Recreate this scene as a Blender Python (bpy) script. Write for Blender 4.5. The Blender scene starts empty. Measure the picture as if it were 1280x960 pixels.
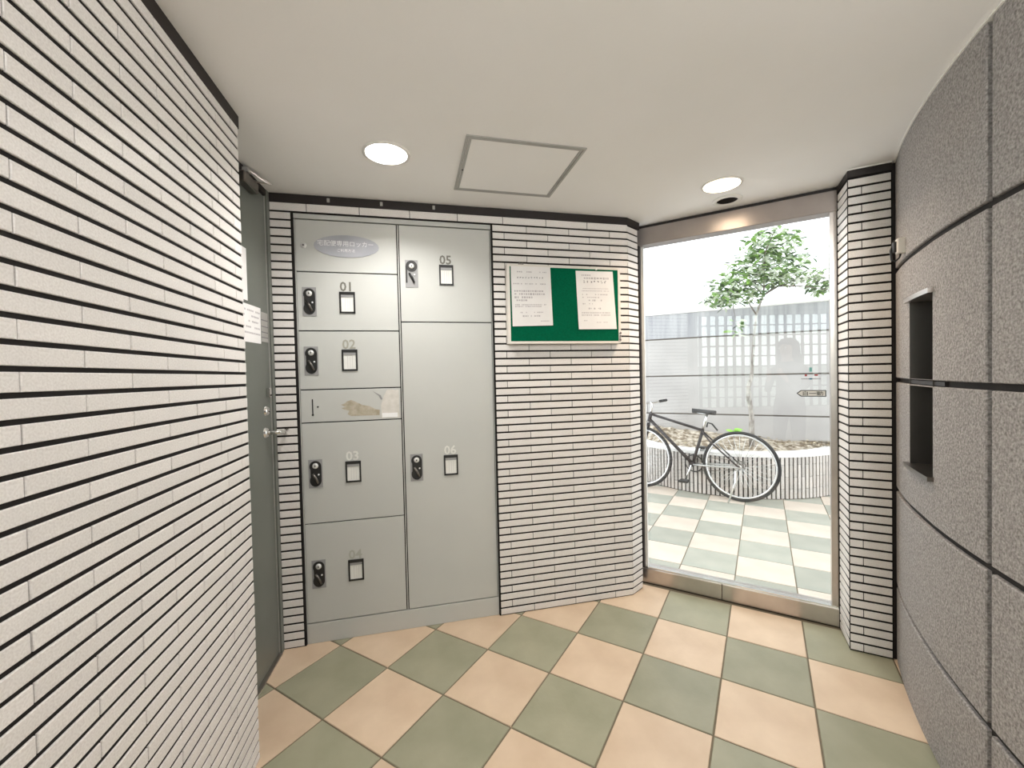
import bpy, bmesh, math, random
from mathutils import Vector, Matrix
random.seed(7)
SC = bpy.context.scene
COL = SC.collection
R_ = math.radians

# ------------------------------------------------------------------ camera
EYE = 1.2638
CZ = 2.128                                   # ceiling height
cam_d = bpy.data.cameras.new('camera')
cam_d.sensor_width = 36.0
cam_d.lens = 523.57 / 1280 * 36
cam_d.clip_start = 0.01
cam_d.clip_end = 200
cam = bpy.data.objects.new('camera', cam_d)
COL.objects.link(cam)
_p, _r = -0.020997, -0.022625
_fwd = Vector((0, math.cos(_p), math.sin(_p)))
_up0 = Vector((0, -math.sin(_p), math.cos(_p)))
_rt0 = Vector((1, 0, 0))
_rt = math.cos(_r) * _rt0 + math.sin(_r) * _up0
_up = -math.sin(_r) * _rt0 + math.cos(_r) * _up0
cam.matrix_world = Matrix(((_rt.x, _up.x, -_fwd.x, 0), (_rt.y, _up.y, -_fwd.y, 0),
                           (_rt.z, _up.z, -_fwd.z, EYE), (0, 0, 0, 1)))
SC.camera = cam

# ------------------------------------------------------------------ world, exposure
w = bpy.data.worlds.new('overcast_sky')
SC.world = w
w.use_nodes = True
_bg = w.node_tree.nodes['Background']
_bg.inputs[0].default_value = (0.91, 0.958, 1.0, 1)
_bg.inputs[1].default_value = 2.35
SC.view_settings.view_transform = 'Standard'
SC.view_settings.look = 'None'
SC.view_settings.gamma = 1.0
SC.view_settings.use_curve_mapping = False
SC.view_settings.exposure = 0.34
LAMP_W = 9.0

# ------------------------------------------------------------------ materials
def _nt(name):
    m = bpy.data.materials.new(name); m.use_nodes = True
    nt = m.node_tree; b = nt.nodes['Principled BSDF']
    return m, nt, b
def _ramp(nt, a, b, p0=0.3, p1=0.7):
    r = nt.nodes.new('ShaderNodeValToRGB')
    r.color_ramp.elements[0].color = (*a, 1); r.color_ramp.elements[1].color = (*b, 1)
    r.color_ramp.elements[0].position = p0; r.color_ramp.elements[1].position = p1
    return r
def mat(name, col, col2=None, rough=0.5, metal=0.0, scale=20, detail=4, bump=0.0, bscale=None, vary=0.0,
        island=False, stretch=None, p0=0.3, p1=0.7, spec=None):
    m, nt, b = _nt(name)
    L = nt.links.new
    tc = nt.nodes.new('ShaderNodeTexCoord'); mp = nt.nodes.new('ShaderNodeMapping')
    L(tc.outputs['Object'], mp.inputs[0])
    if stretch: mp.inputs['Scale'].default_value = stretch
    if col2 is None: col2 = tuple(min(1, c * 1.06) for c in col)
    n = nt.nodes.new('ShaderNodeTexNoise'); n.inputs['Scale'].default_value = scale; n.inputs['Detail'].default_value = detail
    L(mp.outputs[0], n.inputs['Vector'])
    r = _ramp(nt, col, col2, p0, p1); L(n.outputs['Fac'], r.inputs[0])
    out = r.outputs[0]
    if vary:
        if island:
            g = nt.nodes.new('ShaderNodeNewGeometry'); src = g.outputs['Random Per Island']
        else:
            g = nt.nodes.new('ShaderNodeObjectInfo'); src = g.outputs['Random']
        mr = nt.nodes.new('ShaderNodeMapRange'); mr.inputs[3].default_value = 1 - vary; mr.inputs[4].default_value = 1 + vary
        L(src, mr.inputs[0])
        hs = nt.nodes.new('ShaderNodeHueSaturation'); L(mr.outputs[0], hs.inputs['Value']); L(out, hs.inputs['Color'])
        out = hs.outputs[0]
    L(out, b.inputs['Base Color'])
    b.inputs['Roughness'].default_value = rough; b.inputs['Metallic'].default_value = metal
    if spec is not None: b.inputs['Specular IOR Level'].default_value = spec
    if bump:
        n2 = nt.nodes.new('ShaderNodeTexNoise'); n2.inputs['Scale'].default_value = bscale or scale * 3; n2.inputs['Detail'].default_value = 3
        L(mp.outputs[0], n2.inputs['Vector'])
        bp = nt.nodes.new('ShaderNodeBump'); bp.inputs['Strength'].default_value = bump; bp.inputs['Distance'].default_value = 0.004
        L(n2.outputs['Fac'], bp.inputs['Height']); L(bp.outputs[0], b.inputs['Normal'])
    return m
def emit(name, col, s):
    m = bpy.data.materials.new(name); m.use_nodes = True; nt = m.node_tree
    nt.nodes.clear(); e = nt.nodes.new('ShaderNodeEmission'); o = nt.nodes.new('ShaderNodeOutputMaterial')
    e.inputs[0].default_value = (*col, 1); e.inputs[1].default_value = s
    nt.links.new(e.outputs[0], o.inputs[0]); return m
def glass_mat():
    m = bpy.data.materials.new('clear_glass'); m.use_nodes = True; nt = m.node_tree; nt.nodes.clear()
    L = nt.links.new
    lw = nt.nodes.new('ShaderNodeLayerWeight'); lw.inputs[0].default_value = 0.5
    pw = nt.nodes.new('ShaderNodeMath'); pw.operation = 'POWER'; pw.inputs[1].default_value = 5
    L(lw.outputs['Facing'], pw.inputs[0])
    ma = nt.nodes.new('ShaderNodeMath'); ma.operation = 'MULTIPLY_ADD'; ma.inputs[1].default_value = 0.955; ma.inputs[2].default_value = 0.045
    L(pw.outputs[0], ma.inputs[0])
    t = nt.nodes.new('ShaderNodeBsdfTransparent'); t.inputs[0].default_value = (0.98, 0.992, 0.988, 1)
    g = nt.nodes.new('ShaderNodeBsdfGlossy'); g.inputs['Roughness'].default_value = 0.0
    mx = nt.nodes.new('ShaderNodeMixShader'); o = nt.nodes.new('ShaderNodeOutputMaterial')
    L(ma.outputs[0], mx.inputs[0]); L(t.outputs[0], mx.inputs[1]); L(g.outputs[0], mx.inputs[2]); L(mx.outputs[0], o.inputs[0])
    return m
M = {}
M['brick'] = mat('glazed_wall_tile', (0.70, 0.665, 0.635), (0.84, 0.81, 0.785), 0.42, scale=260, detail=2, vary=0.035, bump=0.10, bscale=300)
M['grout'] = mat('dark_grout', (0.007, 0.005, 0.0045), rough=0.95, scale=60)
M['trim'] = mat('dark_bronze_trim', (0.014, 0.009, 0.008), rough=0.6, scale=30)
M['ceil'] = mat('ceiling_paint', (0.90, 0.885, 0.865), (0.92, 0.905, 0.895), 0.7, scale=3, bump=0.08, bscale=90)
M['bead'] = mat('white_sealant_bead', (0.80, 0.78, 0.74), rough=0.5)
M['green_tile'] = mat('sage_green_floor_tile', (0.265, 0.265, 0.180), (0.345, 0.330, 0.235), 0.42, scale=5, detail=6, vary=0.07, bump=0.12, bscale=60)
M['beige_tile'] = mat('sand_beige_floor_tile', (0.57, 0.425, 0.295), (0.69, 0.54, 0.395), 0.42, scale=5, detail=6, vary=0.05, bump=0.12, bscale=60)
M['pave_green'] = mat('glare_washed_green_paving_tile', (0.315, 0.32, 0.27), (0.40, 0.395, 0.335), 0.33, scale=5, detail=6, vary=0.08, bump=0.10, bscale=60)  # floor tile green, greyed and paled to paint in the outdoor glare
M['pave_beige'] = mat('glare_washed_beige_paving_tile', (0.58, 0.485, 0.40), (0.68, 0.58, 0.49), 0.33, scale=5, detail=6, vary=0.06, bump=0.10, bscale=60)  # floor tile beige with the same outdoor glare put into its colour
M['floor_joint'] = mat('floor_joint_mortar', (0.17, 0.14, 0.095), rough=0.9, scale=40)
M['granite'] = mat('grey_granite', (0.155, 0.142, 0.135), (0.43, 0.405, 0.39), 0.72, scale=150, detail=6, bump=0.8, bscale=130, vary=0.02)
M['groove'] = mat('dark_granite_joint', (0.018, 0.015, 0.014), rough=0.95)
M['locker'] = mat('grey_green_enamel', (0.53, 0.54, 0.515), (0.56, 0.567, 0.54), 0.5, scale=2.5)
M['locker_gap'] = mat('locker_shadow_gap', (0.006, 0.006, 0.006), rough=0.8)
M['door'] = mat('dark_sage_door_paint', (0.125, 0.135, 0.118), (0.15, 0.16, 0.14), 0.35, scale=3)
M['steel'] = mat('brushed_stainless', (0.50, 0.455, 0.425), (0.60, 0.55, 0.515), 0.30, metal=1.0, scale=8, stretch=(1, 1, 25))
M['head_steel'] = mat('anodised_head_beam', (0.30, 0.265, 0.25), (0.35, 0.31, 0.29), 0.30, metal=0.45, scale=8, stretch=(1, 1, 25))
M['steel_dark'] = mat('tarnished_steel', (0.20, 0.185, 0.17), rough=0.32, metal=1.0)
M['chrome'] = mat('chrome', (0.75, 0.74, 0.72), rough=0.16, metal=1.0)
M['bright_metal'] = mat('bright_key_metal', (0.70, 0.70, 0.68), rough=0.35, metal=0.3)
M['alu'] = mat('satin_aluminium', (0.44, 0.43, 0.41), rough=0.4, metal=0.55)
M['white_metal'] = mat('off_white_frame', (0.74, 0.70, 0.64), rough=0.4)
M['felt'] = mat('green_felt', (0.0, 0.090, 0.042), (0.0, 0.115, 0.055), 1.0, scale=140, spec=0.1)
M['paper'] = mat('white_paper', (0.82, 0.80, 0.79), rough=0.7, scale=10)
M['print'] = mat('grey_print', (0.22, 0.21, 0.22), rough=0.8)
M['print_light'] = mat('pale_print', (0.50, 0.47, 0.48), rough=0.8)
M['black'] = mat('black_plastic', (0.018, 0.018, 0.018), rough=0.35)
M['plate_grey'] = mat('grey_lock_plate', (0.30, 0.30, 0.30), rough=0.4)
M['card'] = mat('card_white', (0.78, 0.78, 0.74), rough=0.6)
M['ellipse'] = mat('silver_badge', (0.30, 0.31, 0.35), (0.45, 0.46, 0.50), rough=0.3, scale=6)
M['white_ink'] = mat('white_ink', (0.86, 0.86, 0.86), rough=0.5)
M['num_dark'] = mat('grey_number_ink', (0.17, 0.165, 0.14), rough=0.5)
M['num_worn'] = mat('worn_number_ink', (0.34, 0.335, 0.28), rough=0.5)
M['num_pale'] = mat('pale_number_ink', (0.74, 0.74, 0.70), rough=0.5)
M['num_faint'] = mat('faint_number_ink', (0.42, 0.43, 0.38), rough=0.5)
M['stain'] = mat('brown_adhesive_residue', (0.36, 0.315, 0.225), (0.52, 0.475, 0.385), 0.7, scale=45)
M['stain_light'] = mat('torn_label_paper', (0.60, 0.575, 0.52), (0.74, 0.71, 0.67), 0.7, scale=30)
M['concrete'] = mat('pale_concrete', (0.40, 0.375, 0.36), (0.49, 0.465, 0.445), 0.85, scale=2.2, detail=8, bump=0.1, bscale=50)
M['concrete_streak'] = mat('rain_streaked_concrete', (0.31, 0.305, 0.32), (0.47, 0.465, 0.47), 0.85, scale=5, detail=6, stretch=(5, 0.25, 1))
M['conc_joint'] = mat('wall_joint_dark', (0.16, 0.14, 0.12), rough=0.9)
M['planter_tile'] = mat('sandy_planter_tile', (0.50, 0.45, 0.41), (0.66, 0.61, 0.57), 0.6, scale=120, vary=0.16, island=True)
M['rim'] = mat('pale_planter_rim', (0.80, 0.77, 0.74), rough=0.8, scale=12)
M['soil'] = mat('soil_and_leaf_litter', (0.22, 0.165, 0.11), (0.66, 0.58, 0.48), 0.95, scale=16, detail=8, bump=0.8, bscale=30, p0=0.42, p1=0.62)
M['litter'] = mat('dry_leaf_litter', (0.26, 0.19, 0.11), (0.62, 0.54, 0.40), 0.9, scale=20, vary=0.35, island=True)
M['bark'] = mat('pale_bark', (0.10, 0.075, 0.06), (0.58, 0.54, 0.49), 0.85, scale=26, detail=5, stretch=(1, 1, 0.35))
M['twig'] = mat('dark_twig_bark', (0.10, 0.075, 0.06), (0.22, 0.18, 0.15), 0.85, scale=30)
M['bike_paint'] = mat('dark_brown_frame_paint', (0.030, 0.022, 0.022), rough=0.3)
M['rubber'] = mat('black_rubber', (0.022, 0.020, 0.020), rough=0.7)
M['saddle'] = mat('black_vinyl', (0.02, 0.018, 0.018), rough=0.45)
M['glass'] = glass_mat()
M['fabric'] = mat('grey_jumper_knit', (0.09, 0.085, 0.085), rough=0.9, scale=90)
M['trousers'] = mat('dark_trouser_cloth', (0.03, 0.03, 0.04), rough=0.9, scale=90)
M['skin'] = mat('skin', (0.56, 0.36, 0.27), rough=0.55)
M['hair'] = mat('dark_hair', (0.03, 0.02, 0.015), rough=0.45, stretch=(1, 1, 0.2), scale=60)
M['plaster'] = mat('hall_plaster', (0.66, 0.65, 0.63), rough=0.8, scale=4)
M['gb_frame'] = mat('glass_block_mortar', (0.16, 0.155, 0.15), rough=0.9)
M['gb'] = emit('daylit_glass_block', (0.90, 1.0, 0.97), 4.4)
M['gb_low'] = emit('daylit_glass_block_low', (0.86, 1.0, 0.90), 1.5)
M['lamp_white'] = emit('lamp_glow_white', (1.0, 0.95, 0.86), 30)
M['fill_dome'] = emit('fill_dome_glow', (1.0, 0.97, 0.93), 6)
M['lamp_warm'] = emit('lamp_glow_warm', (1.0, 0.80, 0.56), 3.5)
def leaf_mat():
    m, nt, b = _nt('highlit_leaf_green'); L = nt.links.new
    g = nt.nodes.new('ShaderNodeNewGeometry'); o = nt.nodes.new('ShaderNodeObjectInfo')
    a = nt.nodes.new('ShaderNodeMath'); a.operation = 'ADD'; L(g.outputs['Random Per Island'], a.inputs[0]); L(o.outputs['Random'], a.inputs[1])
    fr = nt.nodes.new('ShaderNodeMath'); fr.operation = 'FRACT'; L(a.outputs[0], fr.inputs[0])
    r = nt.nodes.new('ShaderNodeValToRGB'); e = r.color_ramp.elements
    e[0].position = 0; e[0].color = (0.030, 0.055, 0.025, 1); e[1].position = 1; e[1].color = (0.88, 0.90, 0.82, 1)  # whitish end of the ramp paints bright highlights into the leaf colour
    for p, c in ((0.25, (0.10, 0.20, 0.045, 1)), (0.5, (0.22, 0.40, 0.06, 1)), (0.66, (0.58, 0.64, 0.46, 1))):
        x = e.new(p); x.color = c
    L(fr.outputs[0], r.inputs[0]); L(r.outputs[0], b.inputs['Base Color'])
    b.inputs['Roughness'].default_value = 0.4
    t = nt.nodes.new('ShaderNodeBsdfTranslucent'); L(r.outputs[0], t.inputs[0])
    mx = nt.nodes.new('ShaderNodeMixShader'); mx.inputs[0].default_value = 0.35
    L(b.outputs[0], mx.inputs[1]); L(t.outputs[0], mx.inputs[2]); L(mx.outputs[0], nt.nodes['Material Output'].inputs[0])
    return m
M['leaf'] = leaf_mat()

# ------------------------------------------------------------------ helpers
def link(name, me, parent=None, mtx=None):
    o = bpy.data.objects.new(name, me); COL.objects.link(o)
    if parent is not None: o.parent = parent
    if mtx is not None: o.matrix_basis = mtx
    return o
def empty(name, label, cat, mtx=None, group=None):
    o = link(name, None, None, mtx); o.empty_display_size = 0.05
    return tag(o, label, cat, group)
def tag(o, label, cat, group=None):
    o['label'] = label; o['category'] = cat
    if group: o['group'] = group
    return o
def structure(o, label=None):
    o['kind'] = 'structure'
    if label: o['label'] = label
    return o
def finish(name, bm, m, parent=None, mtx=None, smooth=False):
    me = bpy.data.meshes.new(name)
    bmesh.ops.recalc_face_normals(bm, faces=bm.faces)
    if smooth:
        for f in bm.faces: f.smooth = True
    bm.to_mesh(me); bm.free()
    for x in (m if isinstance(m, (list, tuple)) else [m]): me.materials.append(x)
    return link(name, me, parent, mtx)
def add_box(bm, x0, x1, y0, y1, z0, z1, mi=0, bev=0.0):
    vs = [bm.verts.new((x, y, z)) for z in (z0, z1) for y in (y0, y1) for x in (x0, x1)]
    fs = [bm.faces.new([vs[i] for i in q]) for q in ((0, 2, 3, 1), (4, 5, 7, 6), (0, 1, 5, 4), (2, 6, 7, 3), (0, 4, 6, 2), (1, 3, 7, 5))]
    for f in fs: f.material_index = mi
    if bev:
        es = list({e for f in fs for e in f.edges})
        bmesh.ops.bevel(bm, geom=es, offset=bev, segments=1, affect='EDGES')
    return fs
def box(name, x0, x1, y0, y1, z0, z1, m, parent=None, mtx=None, bev=0.0):
    bm = bmesh.new(); add_box(bm, x0, x1, y0, y1, z0, z1, 0, bev)
    return finish(name, bm, m, parent, mtx)
def prism(bm, pts, z0, z1, mi=0):
    lo = [bm.verts.new((x, y, z0)) for x, y in pts]; hi = [bm.verts.new((x, y, z1)) for x, y in pts]
    n = len(pts)
    fs = [bm.faces.new(lo[::-1]), bm.faces.new(hi)] + [bm.faces.new((lo[i], lo[(i + 1) % n], hi[(i + 1) % n], hi[i])) for i in range(n)]
    for f in fs: f.material_index = mi
    return fs
def ring_pts(cx, cy, rx, ry, n=24): return [(cx + rx * math.cos(2 * math.pi * i / n), cy + ry * math.sin(2 * math.pi * i / n)) for i in range(n)]
def disc(name, cx, cy, rx, ry, z0, z1, m, parent=None, mtx=None, n=24):
    bm = bmesh.new(); prism(bm, ring_pts(cx, cy, rx, ry, n), z0, z1)
    return finish(name, bm, m, parent, mtx)
def tube(bm, pts, rad, n=8, mi=0, closed=False, smooth=True):
    pts = [Vector(p) for p in pts]; k = len(pts)
    rads = rad if isinstance(rad, (list, tuple)) else [rad] * k
    rings = []; prev = None
    for i, p in enumerate(pts):
        if closed: d = pts[(i + 1) % k] - pts[i - 1]
        else: d = pts[min(i + 1, k - 1)] - pts[max(i - 1, 0)]
        d.normalize()
        a = prev if prev is not None else (Vector((0, 0, 1)) if abs(d.z) < 0.9 else Vector((1, 0, 0)))
        u = a - d * a.dot(d)
        if u.length < 1e-4: u = d.orthogonal()
        u.normalize(); prev = u; v = d.cross(u)
        rings.append([bm.verts.new(p + (u * math.cos(t) + v * math.sin(t)) * rads[i]) for t in [2 * math.pi * j / n for j in range(n)]])
    m_ = k if closed else k - 1
    for i in range(m_):
        a, b = rings[i], rings[(i + 1) % k]
        for j in range(n):
            f = bm.faces.new((a[j], a[(j + 1) % n], b[(j + 1) % n], b[j])); f.material_index = mi; f.smooth = smooth
    if not closed:
        for r_ in (rings[0][::-1], rings[-1]):
            f = bm.faces.new(r_); f.material_index = mi
def tube_obj(name, pts, rad, m, parent=None, mtx=None, n=8, closed=False):
    bm = bmesh.new(); tube(bm, pts, rad, n, 0, closed)
    me_o = finish(name, bm, m, parent, mtx)
    return me_o
def lathe(name, prof, m, parent=None, mtx=None, n=24):       # profile (r, z) about local z
    bm = bmesh.new(); rings = []
    for r_, z in prof:
        rings.append([bm.verts.new((r_ * math.cos(2 * math.pi * j / n), r_ * math.sin(2 * math.pi * j / n), z)) for j in range(n)])
    for a, b in zip(rings, rings[1:]):
        for j in range(n): bm.faces.new((a[j], a[(j + 1) % n], b[(j + 1) % n], b[j])).smooth = True
    return finish(name, bm, m, parent, mtx)
def frame(o, e, z=0.0):
    """local x = e (to the right seen from the room), local y = up, local z = out of the wall"""
    e = Vector((e[0], e[1], 0)).normalized(); u = Vector((0, 0, 1)); n = e.cross(u)
    return Matrix(((e.x, u.x, n.x, o[0]), (e.y, u.y, n.y, o[1]), (e.z, u.z, n.z, z), (0, 0, 0, 1)))
def T(x=0, y=0, z=0): return Matrix.Translation((x, y, z))
_CUR = {}
def text(name, s, size, m, parent, x, y, z, center=True, shear=0, thick=0.0003, sx=1.0):
    cu = bpy.data.curves.new('t', 'FONT'); cu.body = s; cu.size = size; cu.resolution_u = 2
    cu.align_x = 'CENTER' if center else 'LEFT'; cu.extrude = thick; cu.offset = 0.0012 if name == 'number' else 0.0
    o = bpy.data.objects.new('t', cu); COL.objects.link(o)
    dg = bpy.context.evaluated_depsgraph_get(); dg.update()
    me = bpy.data.meshes.new_from_object(o.evaluated_get(dg)); bpy.data.objects.remove(o)
    me.materials.clear(); me.materials.append(m); me.name = name
    return link(name, me, parent, T(x, y, z) @ Matrix.Diagonal((sx, 1, 1, 1)))

# ------------------------------------------------------------------ plan of the entrance
A = Vector((-0.8724, 1.3786)); EL = Vector((-0.2017, 0.9794)).normalized()   # left wall, near -> far
LEFT_LEN = 1.106
A0 = A - EL * LEFT_LEN
C = Vector((-1.101, 1.9376)); EB = Vector((0.6462 + 1.101, 2.3487 - 1.9376)).normalized()
BEND = 1.811
D = C + EB * BEND
D2 = Vector((0.742, 2.430))
S0 = Vector((0.772, 2.490)); S1 = Vector((1.564, 2.007)); ES = (S1 - S0).normalized(); NS = Vector((ES.y, -ES.x))  # toward the room
P1 = Vector((1.487, 1.848)); P2 = Vector((1.618, 1.779)); EP = (P2 - P1).normalized()
CC = Vector((4.2237, -0.2365)); CR = 3.2831                                   # curved right wall
YAW = -0.5403; G0 = Vector((-1.00435, 1.6952)); TS = 0.315
GI = Vector((math.cos(YAW), math.sin(YAW))); GJ = Vector((-math.sin(YAW), math.cos(YAW)))
def g2w(i, j): return G0 + GI * (i * TS) + GJ * (j * TS)
PITCH = 0.0386

# ------------------------------------------------------------------ brick-faced walls
_bm_cache = {}
def brick_mesh(L, H=0.0308):
    k = (round(L, 4), round(H, 4))
    if k not in _bm_cache:
        bm = bmesh.new(); c = 0.0012; h = H / 2; l = L / 2
        A_ = [bm.verts.new(v) for v in ((-l, -h, -0.012), (l, -h, -0.012), (l, h, -0.012), (-l, h, -0.012))]
        B_ = [bm.verts.new(v) for v in ((-l, -h, -c), (l, -h, -c), (l, h, -c), (-l, h, -c))]
        F_ = [bm.verts.new(v) for v in ((-l + c, -h + c, 0), (l - c, -h + c, 0), (l - c, h - c, 0), (-l + c, h - c, 0))]
        for P_, Q_ in ((A_, B_), (B_, F_)):
            for i in range(4): bm.faces.new((P_[i], P_[(i + 1) % 4], Q_[(i + 1) % 4], Q_[i]))
        bm.faces.new(F_)
        me = bpy.data.meshes.new('brick'); bmesh.ops.recalc_face_normals(bm, faces=bm.faces); bm.to_mesh(me); bm.free()
        me.materials.append(M['brick']); _bm_cache[k] = me
    return _bm_cache[k]
def lay(parent, x0, x1, z0, H=0.0308, gap=0.0030, mtx0=None, name='brick'):
    L = x1 - x0 - gap
    if L < 0.004: return
    m_ = T((x0 + x1) / 2, z0 + H / 2, random.uniform(-0.0006, 0.0006))
    return link(name, brick_mesh(L, H), parent, (mtx0 @ m_) if mtx0 else m_)
JT = 0.0088
def courses(parent, pitch, phi, ztop, cuts, mtx0=None, skip=None):
    k = -1
    while True:
        z = phi + k * pitch + JT / 2
        zt = z + pitch - JT
        if z > ztop - 0.01: break
        z0 = max(z, 0.003); z1 = min(zt, ztop)
        if z1 - z0 > 0.008:
            cs = cuts[k % 2]
            for a, b in zip(cs, cs[1:]):
                if skip and skip(k, a, b, z0, z1): continue
                lay(parent, a, b, z0, z1 - z0, mtx0=mtx0)
        k += 1
TRIM_Z = 2.0865
# left wall
wl = structure(box('wall_left', 0, LEFT_LEN, 0, CZ, -0.10, -0.0036, M['grout'], None, frame(A0, EL)))
cutA = [0, 0.15, 0.309, 0.547, 0.786, 0.9]; cutB = [0, 0.055, 0.19, 0.428, 0.666, 0.9]
inv = lambda cs: [LEFT_LEN - c for c in cs][::-1]
courses(wl, 0.03830, 0.0251 - 0.0383 * 0, TRIM_Z, {0: inv(cutA[:-1] + [0.905]), 1: inv(cutB[:-1] + [0.905])})
bm = bmesh.new(); k = -1
while 0.0251 + k * 0.0383 < 2.06:
    z0 = max(0.003, 0.0251 + k * 0.0383 + JT / 2); z1 = min(TRIM_Z, 0.0251 + (k + 1) * 0.0383 - JT / 2)
    if z1 - z0 > 0.008: add_box(bm, 0, LEFT_LEN - 0.907, z0, z1, -0.012, 0)
    k += 1
o = finish('brick_courses', bm, M['brick'], wl); o['kind'] = 'stuff'; o['label'] = 'remaining wall tiles at the near end of the left wall'
# end-face returns of the left wall (tiles wrapping the corner)
bm = bmesh.new(); k = -1
while 0.0251 + k * 0.0383 < 2.06:
    z0 = max(0.003, 0.0251 + k * 0.0383 + JT / 2); z1 = min(TRIM_Z, 0.0251 + (k + 1) * 0.0383 - JT / 2)
    if z1 - z0 > 0.008:
        add_box(bm, LEFT_LEN - 0.001, LEFT_LEN + 0.006, z0, z1, -0.096, -0.0135)
        add_box(bm, -0.008, 0.001, z0, z1, -0.096, -0.0135)
    k += 1
o = finish('end_tiles', bm, M['brick'], wl); o['kind'] = 'stuff'
structure(box('trim_1', -0.004, LEFT_LEN + 0.006, TRIM_Z, CZ - 0.001, -0.09, 0.001, M['trim'], None, frame(A0, EL)))

# back wall with the locker bank let into it
LK0, LK1, LKT = 0.1015, 1.0385, 2.0455
wb = structure(box('wall_back', -0.02, LK0, 0, CZ, -0.12, -0.0036, M['grout'], None, frame(C, EB)))
box('wall_core', LK1, BEND, 0, CZ, -0.12, -0.0036, M['grout'], wb)
box('wall_core', LK0, LK1, LKT, CZ, -0.12, -0.0036, M['grout'], wb)
LB = 0.2384
def seq(a, b, off):
    xs = [a]; x = a + off
    while x < b - 0.02: xs.append(x); x += LB
    return xs + [b]
cR = {0: [LK1 + 0.006, 1.228, 1.4645, 1.7025, BEND], 1: [LK1 + 0.006, 1.107, 1.345, 1.5835, BEND]}
courses(wb, PITCH, 0.0, TRIM_Z, cR, skip=lambda k, a, b, z0, z1: z0 > 2.046)
courses(wb, PITCH, 0.0, TRIM_Z, {0: [0.004, LK0 - 0.008], 1: [0.004, LK0 - 0.008]}, skip=lambda k, a, b, z0, z1: z0 > 2.046)
top = [0.004] + [0.162 + LB * 0.985 * i for i in range(7)] + [BEND]
z0 = 53 * PITCH + JT / 2
for a, b in zip(top, top[1:]): lay(wb, a, b, z0, TRIM_Z - z0 - 0.001)
structure(box('trim_2', 0, BEND, TRIM_Z, CZ - 0.001, -0.05, 0.001, M['trim'], None, frame(C, EB)))
for x in (0.26, 0.50, 0.75):                                       # little fixing clips along the trim
    bm = bmesh.new(); add_box(bm, x - 0.006, x + 0.006, TRIM_Z + 0.012, TRIM_Z + 0.030, 0.001, 0.006)
    finish('trim_clip', bm, M['alu'], bpy.data.objects['trim_2'])
# splayed return beside the glass
EBD = (D2 - D); LBD = EBD.length
wr = structure(box('wall_splay', 0, LBD, 0, CZ, -0.10, -0.0036, M['grout'], None, frame(D, EBD)))
courses(wr, PITCH, 0.0, TRIM_Z, {0: [0.001, LBD], 1: [0.001, LBD]})
structure(box('trim_3', 0, LBD + 0.02, TRIM_Z, CZ - 0.001, -0.05, 0.001, M['trim'], None, frame(D, EBD)))
# pillar
LP = (P2 - P1).length
wp = structure(box('wall_pillar', 0, LP, 0, CZ, -0.16, -0.0036, M['grout'], None, frame(P1, EP)))
courses(wp, PITCH, 0.002, TRIM_Z + 0.006, {0: [0.0, 0.0475, LP - 0.002], 1: [0.0, LP - 0.002]})
EJ = (P1 - S1); LJ = EJ.length
wj = structure(box('wall_pillar_return', 0, LJ - 0.018, 0, CZ, -0.10, -0.0036, M['grout'], None, frame(S1, EJ)))
courses(wj, PITCH, 0.002, TRIM_Z + 0.006, {0: [0.004, LJ - 0.0125], 1: [0.004, LJ - 0.0125]})
structure(box('trim_4', -0.002, LP, TRIM_Z + 0.006, CZ - 0.006, -0.06, 0.001, M['trim'], None, frame(P1, EP)))
structure(box('trim_5', 0.0, LJ - 0.004, TRIM_Z + 0.006, CZ - 0.006, -0.06, 0.001, M['trim'], None, frame(S1, EJ)))
structure(box('trim_6', -0.002, LP, CZ - 0.006, CZ - 0.0005, -0.05, 0.005, M['bead'], None, frame(P1, EP)))

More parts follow.
